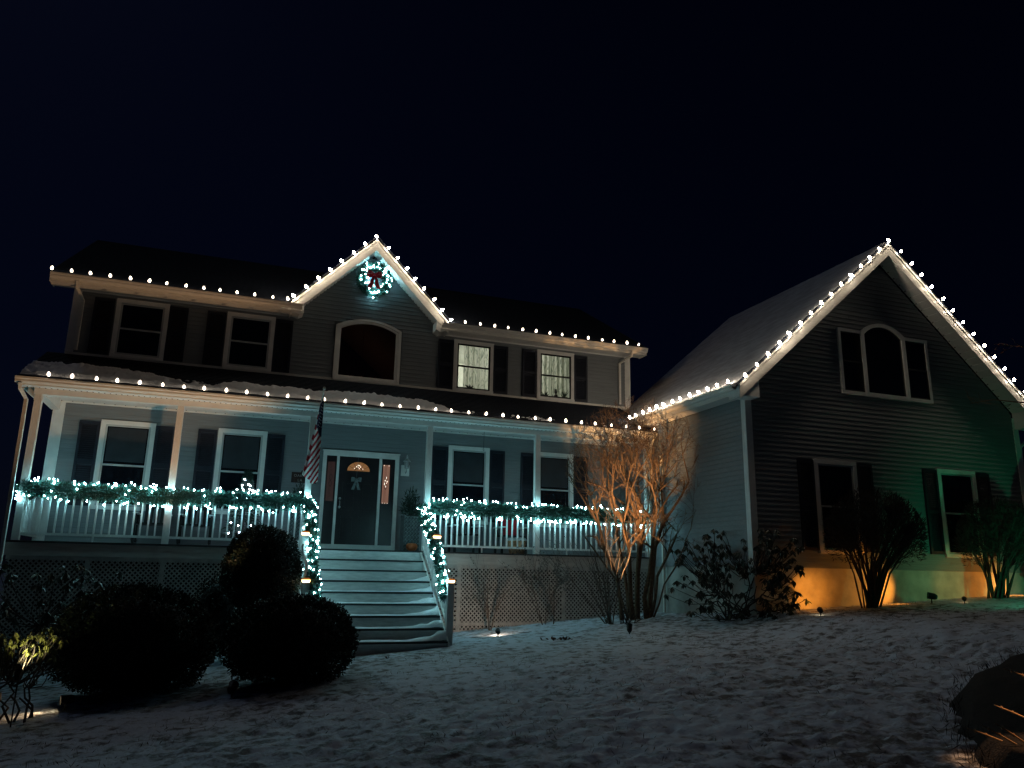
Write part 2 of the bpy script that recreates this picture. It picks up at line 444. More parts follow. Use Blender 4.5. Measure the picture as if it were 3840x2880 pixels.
# hall behind it: side walls, floor, vaulted ceiling
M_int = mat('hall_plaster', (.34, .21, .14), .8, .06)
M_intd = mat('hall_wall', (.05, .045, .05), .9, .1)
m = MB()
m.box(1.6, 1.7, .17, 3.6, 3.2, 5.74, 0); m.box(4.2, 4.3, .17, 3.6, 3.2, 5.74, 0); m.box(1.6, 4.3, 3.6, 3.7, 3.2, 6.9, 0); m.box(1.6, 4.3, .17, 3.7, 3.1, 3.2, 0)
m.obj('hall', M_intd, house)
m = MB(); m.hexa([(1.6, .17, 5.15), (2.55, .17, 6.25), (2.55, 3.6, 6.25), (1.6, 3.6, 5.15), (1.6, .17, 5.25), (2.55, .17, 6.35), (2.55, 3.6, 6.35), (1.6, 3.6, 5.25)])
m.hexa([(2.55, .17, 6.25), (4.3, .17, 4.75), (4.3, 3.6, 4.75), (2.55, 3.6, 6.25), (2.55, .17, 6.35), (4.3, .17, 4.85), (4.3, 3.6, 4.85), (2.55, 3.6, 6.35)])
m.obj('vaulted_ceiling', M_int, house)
# lit bedroom behind the two curtained windows
M_room = mat('bedroom_wall', (.60, .63, .55), .8, .05)
m = MB()
m.box(4.55, 4.63, .17, 3.0, 3.4, 5.6); m.box(9.6, 9.68, .17, 3.0, 3.4, 5.6); m.box(4.55, 9.68, 3.0, 3.08, 3.4, 5.6)
m.box(4.55, 9.68, .17, 3.08, 3.32, 3.4); m.box(4.55, 9.68, .17, 3.08, 5.6, 5.68)
m.obj('bedroom', M_room, house)
def curtain_mat():
    m, nt, p = nodes_of('sheer_curtain')
    tc = nt.nodes.new('ShaderNodeTexCoord'); mp = nt.nodes.new('ShaderNodeMapping'); mp.inputs['Scale'].default_value = (1, 1, .55)
    nt.links.new(tc.outputs['Object'], mp.inputs[0]); mp.inputs['Scale'].default_value = (1, 1, .32)
    v = nt.nodes.new('ShaderNodeTexNoise'); v.inputs['Scale'].default_value = 15; v.inputs['Detail'].default_value = 4; v.inputs['Distortion'].default_value = 1.2
    nt.links.new(mp.outputs[0], v.inputs['Vector'])
    cr = nt.nodes.new('ShaderNodeValToRGB'); e = cr.color_ramp.elements
    e[0].position = .36; e[0].color = (.36, .42, .36, 1); e[1].position = .50; e[1].color = (.84, .86, .78, 1)
    nt.links.new(v.outputs['Fac'], cr.inputs[0])
    tl = nt.nodes.new('ShaderNodeBsdfTranslucent'); df = nt.nodes.new('ShaderNodeBsdfDiffuse'); mx = nt.nodes.new('ShaderNodeMixShader')
    mx.inputs[0].default_value = .35
    nt.links.new(cr.outputs[0], tl.inputs[0]); nt.links.new(cr.outputs[0], df.inputs[0])
    nt.links.new(tl.outputs[0], mx.inputs[1]); nt.links.new(df.outputs[0], mx.inputs[2])
    nt.links.new(mx.outputs[0], nt.nodes['Material Output'].inputs[0]); return m
M_curt = curtain_mat()
def curtain(x0, x1, label, ph):
    n = 60; V = []; Fq = []
    for k, z in enumerate((5.36, 4.7, 4.06)):
        for i in range(n+1):
            t = i/n; x = x0+(x1-x0)*t
            V.append((x+.008*math.sin(40*t+ph), .24+.030*math.sin(t*(x1-x0)*42+ph+.25*k)+.012*math.sin(t*(x1-x0)*95+2*ph), z))
    for k in range(2):
        for i in range(n): Fq.append((k*(n+1)+i, k*(n+1)+i+1, (k+1)*(n+1)+i+1, (k+1)*(n+1)+i))
    me = npmesh('curtain', np.array(V), np.array(Fq), M_curt, True)
    return tag(link(bpy.data.objects.new('curtain', me)), label, 'curtain', 'sheer curtains in the lit upstairs windows')
curtain(5.02, 5.21, 'narrow sheer curtain strip at left edge of the left lit window', .3)
curtain(5.42, 6.12, 'wide sheer branch-patterned curtain in the left lit upstairs window', 1.1)
curtain(7.40, 7.83, 'left-hand curtain panel in the right lit upstairs window', 2.0)
curtain(7.88, 8.36, 'right-hand curtain panel behind the sill plants', .7)
def lamp(name, typ, loc, energy, color, parent=None, **kw):
    d = bpy.data.lights.new(name, typ); d.energy = energy; d.color = color
    for k, v in kw.items(): setattr(d, k, v)
    o = bpy.data.objects.new(name, d)
    M = T(*loc)
    if 'aim' in AIM and AIM['aim'] is not None:
        M = M @ (Vector(loc)-Vector(AIM['aim'])).to_track_quat('Z', 'Y').to_matrix().to_4x4()
    link(o, parent, M); return o
AIM = {'aim': None}
lamp('bedroom_light', 'POINT', (6.75, 1.9, 5.2), 62, (1.0, .98, .86), house, shadow_soft_size=.15)
lamp('hall_light', 'POINT', (2.5, 2.2, 4.2), 0.7, (1.0, .60, .38), house, shadow_soft_size=.1)

# upper eaves (soffit, fascia, gutter) left and right of the dormer, and the main roof
panel_cache = {}
def soffit_run(parent, x0, x1, y0, y1, z, step=.102, slots=True, zt=.012):
    n = int((x1-x0)/step); st = (x1-x0)/n
    key = (round(st, 4), round(y1-y0, 3))
    if key not in panel_cache:
        m = MB(); m.box(.002, st-.002, 0, y1-y0, 0, zt); m.box(st-.006, st+.002, 0, y1-y0, .006, zt+.004)
        panel_cache[key] = m.mesh('soffit_panel', M_soffit)
    for i in range(n): inst('soffit_panel', panel_cache[key], parent, T(x0+i*st, y0, z))
    if slots:
        m = MB()
        for i in range(n): m.box(x0+i*st-.010, x0+i*st+.010, y1-.050, y1-.012, z-.004, z+.002)
        m.obj('vent_slot', M_dark, parent, kind='stuff')
for (a, b) in ((-4.03, 1.20), (4.60, 10.45)):
    soffit_run(house, a, b, -.40, -.035, 5.49, .205, slots=False)
    m = MB(); m.box(a, b, -.425, -.402, 5.475, 5.665); m.obj('fascia', M_fascia, house)
    m = MB()
    m.prism([(-.43, 5.53), (-.50, 5.53), (-.535, 5.57), (-.535, 5.60), (-.55, 5.615), (-.55, 5.645), (-.535, 5.65), (-.53, 5.645), (-.53, 5.56), (-.50, 5.54), (-.43, 5.54)], 'x', a, b)
    m.obj('gutter', M_fascia, house)
    m = MB(); e = a-.02 if a < 0 else b; m.prism([(-.42, 5.475), (-.42, 5.67), (2.0, 7.06), (4.0, 8.22), (4.0, 8.0), (.0, 5.69), (0, 5.475)], 'x', e, e+.022); m.obj('rake_board', M_fascia, house)
for (a, b) in ((-3.6, 1.15), (4.60, 10.1)):
    m = MB(); m.box(a, b, -.034, -.012, 5.455, 5.489); m.obj('frieze', M_trim, house)
_hw = lambda s: max(0.0, 7.675-(5.655+2.565*s))
shingle_roof(house, 'roof', 0, 0, -.47, 5.655, 4.0, 8.22, xf0=lambda s: -4.06, xf1=lambda s: DX-_hw(s)-.001)
shingle_roof(house, 'roof', 0, 0, -.47, 5.655, 4.0, 8.22, xf0=lambda s: DX+_hw(s)+.001, xf1=lambda s: 10.48)
shingle_roof(house, 'roof', -4.06, 10.48, 8.4, 5.655, 4.0, 8.22)
# dormer: rake boards, rake soffits, small returns, its own roof
def rake(parent, ax, az, slope, half, yf, yw, mfas=M_fascia, fh=.215, drop=0.0, step=.105, end_z=None):
    """gable overhang: apex (ax, az) of the top edge of the fascia; yf front plane, yw wall plane."""
    L = half*math.hypot(1, slope); c = 1/math.hypot(1, slope); s = slope*c
    for sg in (-1, 1):
        m = MB()
        def P(t, d): return (ax+sg*(t*c - d*s*1.0), az - t*s - d*c)
        q = [(0, 0), (L, 0), (L, fh), (0, fh)]
        pts = [(ax, az), (ax+sg*half, az-slope*half), (ax+sg*half, az-slope*half-fh/c), (ax, az-fh/c)]
        m.prism(pts, 'y', yf-.022, yf)
        # crown strip
        pts2 = [(ax, az+.004), (ax+sg*half, az-slope*half+.004), (ax+sg*half, az-slope*half-.045/c), (ax, az-.045/c)]
        m.prism(pts2, 'y', yf-.036, yf-.0225)
        m.obj('rake_board', mfas, parent)
        # soffit panels, perpendicular to the slope
        n = int(L/step); st = L/n
        key = ('rk', round(st, 4), round(yw-yf, 3))
        if key not in panel_cache:
            mb = MB(); mb.box(.002, st-.003, 0, yw-yf, 0, .012); mb.box(st-.008, st+.002, 0, yw-yf, .006, .016); panel_cache[key] = mb.mesh('soffit_panel', M_soffit)
        ang = math.atan(slope)
        for i in range(n):
            t = i*st; x = ax+sg*t*c; z = az-t*s-(fh-.02)/c
            if sg > 0: M = T(x, yf, z) @ Matrix.Rotation(ang, 4, 'Y')
            else: M = T(ax-(t+st)*c, yf, az-(t+st)*s-(fh-.02)/c) @ Matrix.Rotation(-ang, 4, 'Y')
            inst('soffit_panel', panel_cache[key], parent, M)
        mb = MB()
        for i in range(n):
            t = i*st; x = ax+sg*t*c; z = az-t*s-(fh-.02)/c
            mb.box(x-.009, x+.009, yw-.055, yw-.02, z-.008, z+.006)
        mb.obj('vent_slot', M_dark, parent, kind='stuff')
rake(house, DX, 7.625, 1.0, 1.93, -.40, -.016)
for sg, x0 in ((-1, 1.18), (1, 4.56)):
    m = MB(); pts = [(DX+sg*1.93, 5.695), (DX+sg*1.62, 5.695), (DX+sg*1.62, 5.475), (DX+sg*1.72, 5.415), (DX+sg*1.93, 5.475)]
    m.prism(pts, 'y', -.412, -.02); m.obj('eave_return', M_trim, house)
m = MB()
for sg in (-1, 1):
    for i in range(19):
        s0, s1 = i/19, (i+1)/19
        for_ = lambda s, t: (DX+sg*2.0*(1-s), 5.675+2.0*s+t)
        a0, a1 = for_(s0, 0), for_(s1, 0)
        yb0 = -.44 + 0; back0 = max(-.2, (a0[1]-5.655)/.574-.3); back1 = max(-.2, (a1[1]-5.655)/.574-.3)
        m.hexa([(a0[0], -.445, a0[1]), (a0[0], back0, a0[1]), (a1[0], back1, a1[1]+.01), (a1[0], -.445, a1[1]+.01),
                (a0[0], -.445, a0[1]+.035), (a0[0], back0, a0[1]+.035), (a1[0], back1, a1[1]+.03), (a1[0], -.445, a1[1]+.03)])
m.obj('dormer_roof', M_shingle, house, kind='stuff')
# downspouts
def downspout(parent, pts, w=.042):
    m = MB(); m.tube(pts, w, 4, 0); return m.obj('downspout', M_fascia, parent)
downspout(house, [(-3.50, -.50, 5.53), (-3.50, -.44, 5.40), (-3.42, -.09, 5.22), (-3.42, -.08, 4.10)])
downspout(house, [(9.98, -.50, 5.53), (9.98, -.44, 5.40), (9.80, -.09, 5.25), (9.80, -.08, 4.10)])
downspout(house, [(-3.88, -2.0, 2.90), (-3.88, -1.96, 2.80), (-3.79, -1.78, 2.62), (-3.78, -1.74, -.25), (-3.78, -1.74, -2.3)])
downspout(house, [(9.70, -1.98, 2.90), (9.70, -1.80, 2.62), (9.70, -1.74, 0.0), (9.70, -1.74, -1.2)])

# ------------------------------------------------------------------ porch (part of the house)
PL, PR = -3.95, 9.80
shingle_roof(house, 'porch_roof', PL, PR, -1.99, 3.02, 0.0, 4.0, .025, .13)
m = MB(); m.box(PL, PR, -1.925, -1.90, 2.875, 3.03); m.obj('porch_fascia', M_fascia, house)
m = MB(); m.prism([(-1.927, 2.90), (-1.98, 2.90), (-2.01, 2.93), (-2.01, 2.96), (-2.03, 2.98), (-2.03, 3.015), (-2.012, 3.018), (-2.008, 3.01), (-2.004, 2.93), (-1.98, 2.91), (-1.927, 2.91)], 'x', PL-.03, PR)
m.obj('gutter', M_fascia, house)
soffit_run(house, PL+.03, PR, -1.90, -1.70, 2.875, .102)
m = MB(); m.box(-3.70, PR, -1.70, -1.54, 2.76, 2.985); m.obj('porch_beam', M_trim, house)
m = MB(); m.box(-3.70, -3.54, -1.54, -.03, 2.76, 2.985); m.obj('porch_beam', M_trim, house)
m = MB(); m.prism([(-1.93, 2.88), (-1.93, 3.03), (0, 3.98), (0, 2.88)], 'x', PL, PL+.025); m.obj('rake_board', M_fascia, house)
soffit_run(house, -3.53, PR, -1.53, -.015, 2.972, .204)
m = MB(); m.box(-3.53, PR, -.032, -.0165, 2.935, 2.970); m.obj('crown_trim', M_trim, house)
# deck
n = 11
for i in range(n):
    y0 = -1.675 + i*(1.66/n); m = MB(); m.box(-3.78, PR, y0, y0+1.66/n-.004, -.032, 0); m.obj('deck_board', M_deck, house)
for (a, b) in ((-3.76, 1.50), (4.14, PR)):
    m = MB(); m.box(a, b, -1.655, -1.625, -.27, -.034); m.obj('rim_board', M_rim, house)
m = MB(); m.box(-3.76, -3.73, -1.62, 0, -.27, -.034); m.obj('rim_board', M_rim, house)
# posts
for x in (-3.62, -1.08, 1.56, 4.14, 6.76, 9.70):
    m = MB(); m.box(x-.062, x+.062, PY-.062, PY+.062, 0, 2.76)
    m.box(x-.068, x+.068, PY-.068, PY+.068, 2.64, 2.66)
    m.obj('porch_post', M_trim2, house)
# railings
bal = MB(); bal.box(-.016, .016, -.016, .016, 0, .74); BALME = bal.mesh('baluster', M_trim2)
def railing(x0, x1, y):
    m = MB(); m.box(x0, x1, y-.03, y+.03, .105, .15); m.obj('bottom_rail', M_trim2, house)
    m = MB(); m.box(x0, x1, y-.035, y+.035, .89, .94); m.obj('top_rail', M_trim2, house)
    nb = max(1, int(round((x1-x0)/.131))-1)
    for i in range(nb): inst('baluster', BALME, house, T(x0+(x1-x0)*(i+1)/(nb+1), y, .15))
    nf = max(1, int((x1-x0)/1.3))
    for i in range(nf):
        xx = x0+(x1-x0)*(i+.5)/nf; f = MB(); f.box(xx-.014, xx+.014, y-.014, y+.014, 0, .105); f.obj('rail_foot', M_trim2, house)
railing(-3.55, -1.15, PY); railing(-1.01, 1.49, PY); railing(4.21, 6.69, PY); railing(6.83, 9.63, PY)
m = MB(); m.box(-3.65, -3.59, -1.55, -.06, .105, .15); m.obj('bottom_rail', M_trim2, house)
m = MB(); m.box(-3.655, -3.585, -1.55, -.06, .89, .94); m.obj('top_rail', M_trim2, house)
for i in range(10): inst('baluster', BALME, house, T(-3.62, -1.42+i*.131, .15))
# lattice skirt
def lattice(x0, x1, zt, zb):
    """diagonal strips under the porch; zb(x) is the ground line"""
    y = -1.630; w = .019; sp = .066
    for sgn, yy in ((1, y), (-1, y-.008)):
        m = MB(); c = x0-2.6
        while c < x1+2.6:
            # strip x = c + sgn*(zt - z)
            zlo = min(zb(x0), zb(x1)); zs = [zt, zlo]
            za, zb_ = zt, zlo
            # clip to x range
            if sgn > 0:
                za = min(zt, zt-(x0-c)) if c < x0 else zt
                zb_ = max(zlo, zt-(x1-c))
            else:
                za = min(zt, zt-(c-x1)) if c > x1 else zt
                zb_ = max(zlo, zt-(c-x0))
            if za-zb_ > .02:
                xa, xb = c+sgn*(zt-za), c+sgn*(zt-zb_)
                if min(xa, xb) >= x0-.01 and max(xa, xb) <= x1+.01:
                    m.hexa([(xb-w, yy, zb_), (xb+w, yy, zb_), (xb+w, yy+.007, zb_), (xb-w, yy+.007, zb_), (xa-w, yy, za), (xa+w, yy, za), (xa+w, yy+.007, za), (xa-w, yy+.007, za)])
            c += sp*1.414
        m.obj('lattice_strip', M_lattice, house, kind='stuff')
gl = lambda x: float(base_h(x, -1.6))-.05
for (a, b) in ((-3.70, -2.40), (-2.34, -1.10), (-1.04, .20), (.26, 1.46), (4.20, 4.90), (4.98, 7.40), (7.48, 9.66)):
    lattice(a, b, -.275, gl)
for x in (-2.37, -1.07, .23, 1.48, 4.17, 4.94, 7.44, 9.68):
    m = MB(); m.box(x-.045, x+.045, -1.650, -1.6395, gl(x), -.272); m.obj('lattice_batten', M_lattice, house)
for (a, b) in ((-3.72, 1.43), (4.215, 4.895), (4.985, 7.395), (7.485, 9.63)):
    m = MB(); m.box(a, b, -1.6495, -1.6392, -.34, -.272); m.obj('lattice_rail', M_lattice, house)
    za, zb_ = (-1.52, -1.52) if a < 8 else (-1.3, -1.3)
    if a > 4: m = MB(); m.box(a, b, -1.6495, -1.6392, za-.03, za+.03); m.obj('lattice_rail', M_lattice, house)
m = MB(); m.box(-3.7, 9.7, -1.45, -1.40, -2.7, -.3); m.obj('shade_backing', M_dark, house)  # black sheet close behind the lattice, stands in for shade under the porch
# front steps
SX0, SX1 = 1.55, 4.02
for k in range(9):
    y = -1.675-k*.305; z = -k*.2075
    zb = -(k+1)*.2075 if k < 8 else -2.0
    m = MB(); m.box(SX0, SX1, y+.006, y+.028, zb+(.0 if k < 8 else 0), z-.034); m.obj('riser', M_riser, house)
    if k > 0:
        m = MB(); m.box(SX0-.01, SX1+.01, y-.026, y+.300, z-.034, z); m.obj('tread', M_deck, house)
for x in (SX0-.045, SX1+.005):
    m = MB(); m.prism([(-1.66, -.02), (-1.66, -.42), (-4.0, -2.02), (-4.16, -2.02), (-4.16, -1.70)], 'x', x, x+.04); m.obj('stringer', M_trim2, house)
def stair_rail(x, yl, zl, ym, zm, zg):
    # bottom and middle newels, sloped rails and balusters
    for (y, zt, zb) in ((yl, zl, zg), (ym, zm, -.2075*int((-1.65-ym)/.305)-.6)):
        m = MB(); m.box(x-.062, x+.062, y-.062, y+.062, zb, zt); m.obj('newel_post', M_trim2, house)
    y0, y1 = -1.69, yl+.06; sl = -.2075/.305
    for (dz, hh, nm) in ((-.10, .05, 'bottom_rail'), (.74, .05, 'top_rail')):
        za = .15+dz; pts = []
        zA = za; zB = za + (y0-y1)*sl*1.0
        zB = za - (y0-y1)*.2075/.305
        m = MB(); m.hexa([(x-.03, y0, zA), (x+.03, y0, zA), (x+.03, y1, zB), (x-.03, y1, zB), (x-.03, y0, zA+hh), (x+.03, y0, zA+hh), (x+.03, y1, zB+hh), (x-.03, y1, zB+hh)]); m.obj(nm, M_trim2, house)
    nb = 15
    for i in range(nb):
        y = y0+(y1-y0)*(i+1)/(nb+1); z = .15-.10+.05-(y0-y)*.2075/.305
        inst('baluster', BALME, house, T(x, y, z) @ Matrix.Diagonal((1, 1, 1.08, 1)))
stair_rail(4.10, -3.92, -.64, -2.78, .22, -2.0)
stair_rail(1.46, -3.74, -.67, -2.95, .19, -2.3)
# entry door with sidelights
m = MB()
m.box(2.00, 2.085, -.06, .03, .02, 2.29); m.box(3.71, 3.80, -.06, .03, .02, 2.29); m.box(2.085, 3.71, -.06, .03, 2.18, 2.29)
m.box(2.085, 3.71, -.075, .03, .02, .14); m.box(2.325, 2.385, -.045, .03, .14, 2.18); m.box(3.325, 3.39, -.045, .03, .14, 2.18)
m.box(1.98, 3.82, -.07, .03, 2.29, 2.315)
door_fr = m.obj('door_frame', M_trim, house)
def fan(cx, z0, rx, rz, y, n=14, r0=0.0):
    return [(cx+rx*math.cos(math.pi*i/n), z0+rz*math.sin(math.pi*i/n)) for i in range(n+1)]
m = MB(); m.box(2.385, 3.325, -.02, .02, .14, 2.18)
for (a, b, c, d) in ((2.50, 2.80, .30, .80), (2.91, 3.21, .30, .80), (2.50, 2.80, .92, 1.58), (2.91, 3.21, .92, 1.58)):
    ring([(a, c), (b, c), (b, d), (a, d)], [(a+.035, c+.035), (b-.035, c+.035), (b-.035, d-.035), (a+.035, d-.035)], -.030, -.019, m)
    m.box(a+.06, b-.06, -.026, -.019, c+.06, d-.06)
door = m.obj('door', M_door, house)
m = MB(); m.prism(fan(2.84, 1.85, .27, .22, 0), 'y', -.030, -.018); m.obj('fan_light', M_amber, door)
m = MB(); ring(fan(2.84, 1.835, .30, .25, 0), fan(2.84, 1.85, .265, .215, 0), -.036, -.018, m)
for i in range(1, 6):
    a = math.pi*i/6; m.tube([(2.84+.06*math.cos(a), -.033, 1.85+.05*math.sin(a)), (2.84+.26*math.cos(a), -.033, 1.85+.21*math.sin(a))], .005, 4)
m.tube([(2.84+.09*math.cos(math.pi*i/8), -.033, 1.85+.075*math.sin(math.pi*i/8)) for i in range(9)], .006, 4)
m.obj('lead_came', M_lead, door)
m = MB()
for i, (dx, dz) in enumerate(((-.05, .10), (-.015, .135), (.02, .13), (.045, .10), (-.005, .09), (-.10, .055), (.10, .05), (.015, .06))):
    m.box(2.84+dx-.010, 2.84+dx+.010, -.035, -.030, 1.85+dz-.012, 1.85+dz+.012)
m.obj('bevel', M_hot, door)
m = MB(); m.lathe([(.0, 0), (.03, 0), (.03, .02), (.012, .03), (.022, .055), (.0, .06)], 10); hm = m.mesh('door_handle', M_metal)
for z in (1.19, .99): inst('door_handle', hm, door, T(2.45, -.02, z) @ Matrix.Rotation(R(90), 4, 'X'))
m = MB(); m.tube([(2.45, -.03, 1.13), (2.45, -.075, 1.11), (2.45, -.08, 1.03), (2.45, -.06, .98), (2.45, -.03, .96)], .010, 6); m.obj('door_handle', M_metal, door)
for (a, b, mm, key) in ((2.085, 2.325, M_rosed, 0), (3.39, 3.71, M_rose, 1)):
    m = MB(); m.box(a, b, -.018, .02, .14, 2.18); s_ = m.obj('sidelight', M_door, house)
    if key: c0, c1 = 3.425, 3.590
    else: c0, c1 = 2.12, 2.29
    m = MB(); m.box(c0, c1, -.024, -.0185, 1.12, 2.04); m.obj('pane', mm, s_)
    m = MB(); cx = (c0+c1)/2
    m.tube([(cx, -.027, 1.13), (cx, -.027, 2.03)], .003, 4)
    m.tube([(cx-.028, -.027, 1.13), (cx-.028, -.027, 2.03)], .003, 4)
    for i in range(2):
        sg = 1-2*i
        m.tube([(cx+sg*.035*math.sin(t*math.pi*2), -.028, 1.45+t*.30) for t in np.linspace(0, 1, 12)], .006, 4)
    ring([(c0-.012, 1.108), (c1+.012, 1.108), (c1+.012, 2.052), (c0-.012, 2.052)], [(c0, 1.12), (c1, 1.12), (c1, 2.04), (c0, 2.04)], -.032, -.0185, m)
    m.obj('lead_came', M_lead, s_)
    if key:
        m = MB()
        for (dx, z, a, b) in ((.01, 1.73, .010, .03), (-.02, 1.66, .012, .025), (.03, 1.64, .010, .028), (-.03, 1.58, .009, .04), (0, 1.52, .012, .022), (.015, 1.60, .008, .02), (-.055, 1.125, .006, .012), (.0, 1.125, .006, .012), (.06, 1.125, .006, .012), (-.06, 2.02, .006, .015), (.055, 2.02, .006, .015)):
            m.lathe([(0, -b), (a*.7, -b*.6), (a, 0), (a*.7, b*.6), (0, b)], 6, (cx+dx, -.029, z))
        m.obj('bevel', M_hot, s_)

# ------------------------------------------------------------------ GARAGE WING
GX0, GX1, GY0, GXC = 9.83, 17.60, -5.46, 13.71
garage = thing('garage', (13.7, -2.6, -1.2), 'grey clapboard garage wing with steep front gable and arched triple window', 'garage')
GS = .879; GAP = 6.80
m = MB()
m.prism([(GX0+.02, -.21), (GX1-.02, -.21), (GX1-.02, 3.36), (GXC, GAP), (GX0+.02, 3.36)], 'y', GY0+.02, GY0+.16)
m.box(GX0+.02, GX0+.16, GY0+.16, .2, -.21, 3.26); m.box(GX1-.16, GX1-.02, GY0+.16, .2, -.21, 3.26); m.box(GX0+.02, GX1-.02, .04, .2, -.21, 3.4)
m.obj('wall', M_siding, garage)
siding(garage, lambda a, o, z: (a, GY0-o, z), -.21, GAP-.12, lambda z: max(GX0+.13, GXC-(GAP-z)/GS), lambda z: min(GX1-.13, GXC+(GAP-z)/GS), joint=3.66)
siding(garage, lambda a, o, z: (GX0-o, a, z), -.21, 3.20, lambda z: GY0+.11, lambda z: -.05, joint=3.66)
m = MB(); m.box(GX0-.028, GX0+.13, GY0-.030, GY0+.02, -.21, 3.40); m.box(GX0-.030, GX0+.02, GY0+.02, GY0+.11, -.21, 3.21); m.obj('corner_board', M_trim, garage)
m = MB(); m.box(GX1-.13, GX1+.03, GY0-.030, GY0+.11, -.21, 3.40); m.obj('corner_board', M_trim, garage)
m = MB(); m.box(GX0-.03, GX0-.012, GY0+.11, -1.7, 3.20, 3.235); m.obj('frieze', M_trim, garage)
m = MB()
zb = lambda x, y: float(base_h(x, y))-.35
m.box(GX0+.03, GX1-.03, GY0+.03, GY0+.25, -2.0, -.213); m.box(GX0+.03, GX0+.25, GY0+.25, .2, -2.0, -.213); m.box(GX1-.25, GX1-.03, GY0+.25, .2, -2.0, -.213)
m.obj('foundation', M_concrete, garage)
rake(garage, GXC, 7.13, GS, 4.29, -5.84, GY0-.016, fh=.225, step=.20)
# roof: two slopes with a frosted snow skin on the left
for sg in (-1, 1):
    m = MB(); n = 40
    for i in range(n):
        s0, s1 = i/n, (i+1)/n
        xa, xb = GXC+sg*4.36*(1-s0), GXC+sg*4.36*(1-s1)
        za, zb_ = 7.16-GS*4.36*(1-s0), 7.16-GS*4.36*(1-s1)
        v = [(xa, -5.88, za), (xa, .2, za), (xb, .2, zb_+.012), (xb, -5.88, zb_+.012)]
        m.hexa([(p[0], p[1], p[2]-.028) for p in v]+[(v[0][0], v[0][1], za+.02), (v[1][0], v[1][1], za+.02), (v[2][0], v[2][1], zb_+.004), (v[3][0], v[3][1], zb_+.004)])
    m.obj('roof', M_shingle, garage, kind='stuff')
def frost():
    m, nt, p = nodes_of('frosted_shingle')
    tc = nt.nodes.new('ShaderNodeTexCoord'); mp = nt.nodes.new('ShaderNodeMapping'); mp.inputs['Scale'].default_value = (1, .35, 1)
    n = nt.nodes.new('ShaderNodeTexNoise'); n.inputs['Scale'].default_value = 7; n.inputs['Detail'].default_value = 7
    nt.links.new(tc.outputs['Object'], mp.inputs[0]); nt.links.new(mp.outputs[0], n.inputs['Vector'])
    cr = nt.nodes.new('ShaderNodeValToRGB'); e = cr.color_ramp.elements
    e[0].position = .36; e[0].color = (.42, .42, .45, 1); e[1].position = .62; e[1].color = (.56, .57, .60, 1)
    nt.links.new(n.outputs['Fac'], cr.inputs[0]); nt.links.new(cr.outputs[0], p.inputs['Base Color']); p.inputs['Roughness'].default_value = .9
    bp = nt.nodes.new('ShaderNodeBump'); bp.inputs['Strength'].default_value = .2; bp.inputs['Distance'].default_value = .02
    nt.links.new(n.outputs['Fac'], bp.inputs['Height']); nt.links.new(bp.outputs[0], p.inputs['Normal']); return m
M_frost = frost()
V = []; nu, nv = 60, 70
for j in range(nv+1):
    for i in range(nu+1):
        s = i/nu; x = GXC-4.30*(1-s)-.02; y = -5.82+(j/nv)*6.0
        V.append((x, y, 7.16-GS*(GXC-x)+.030+.007*random.random()))
ii = np.arange((nu+1)*(nv+1)).reshape(nv+1, nu+1)
Fq = np.stack([ii[:-1, :-1], ii[:-1, 1:], ii[1:, 1:], ii[1:, :-1]], -1).reshape(-1, 4)
o = link(bpy.data.objects.new('roof_snow', npmesh('roof_snow', np.array(V), Fq, M_frost, True)), garage); o['kind'] = 'stuff'
# side eave
m = MB(); m.box(9.445, 9.467, -5.80, .1, 3.18, 3.40); m.obj('fascia', M_fascia, garage)
m = MB(); m.prism([(9.44, 3.27), (9.37, 3.27), (9.335, 3.31), (9.335, 3.34), (9.32, 3.355), (9.32, 3.385), (9.335, 3.39), (9.34, 3.38), (9.34, 3.30), (9.37, 3.28), (9.44, 3.28)], 'y', -5.72, .1); m.obj('gutter', M_fascia, garage)
n = 27; me_p = None
for i in range(n):
    if me_p is None:
        mb = MB(); mb.box(0, .345, .002, .198, 0, .012); mb.box(0, .345, .194, .202, .006, .016); me_p = mb.mesh('soffit_panel', M_soffit)
    inst('soffit_panel', me_p, garage, T(9.468, -5.44+i*.2, 3.19))
for sg, nm in ((-1, 'eave_return'), (1, 'eave_return')):
    m = MB(); xa = GXC+sg*4.28; xb = GXC+sg*3.80
    m.prism([(xa, 3.13), (xb, 3.13), (xb, 3.13+.52), (xa, 3.32)], 'y', -5.838, -5.47); m.obj(nm, M_trim, garage)
downspout(garage, [(17.96, -5.55, 3.15), (17.94, -5.52, 2.95), (17.72, -5.40, 2.72), (17.70, -5.38, -.9)])
downspout(garage, [(9.76, -2.2, 2.4), (9.76, -2.2, -1.25)], .038)
# windows
for (a, b) in ((11.44, 12.57), (14.86, 16.02)):
    w = window(garage, a, b, .08, 2.03, GY0); 
for xc in (11.23, 12.79, 14.64, 16.24): shutter(garage, xc, .14, 1.99, GY0)
tx0, txa, txb, tx1 = 12.37, 13.04, 14.28, 14.98
m = MB()
def casing(m, poly_o, poly_i): ring(poly_o, poly_i, GY0-.055, GY0+.01, m)
casing(m, [(tx0, 3.52), (txa+.03, 3.52), (txa+.03, 5.03), (tx0, 5.03)], [(tx0+.07, 3.60), (txa-.03, 3.60), (txa-.03, 4.96), (tx0+.07, 4.96)])
tw = m.obj('triple_window', M_trim, garage); m = MB()
casing(m, [(txb-.03, 3.52), (tx1, 3.52), (tx1, 5.03), (txb-.03, 5.03)], [(txb+.03, 3.60), (tx1-.07, 3.60), (tx1-.07, 4.96), (txb+.03, 4.96)])
m2 = MB(); ring(arch_pts(txa-.02, txb+.02, 3.515, 5.02, 5.27), arch_pts(txa+.07, txb-.07, 3.61, 4.96, 5.19), GY0-.062, GY0+.01, m2)
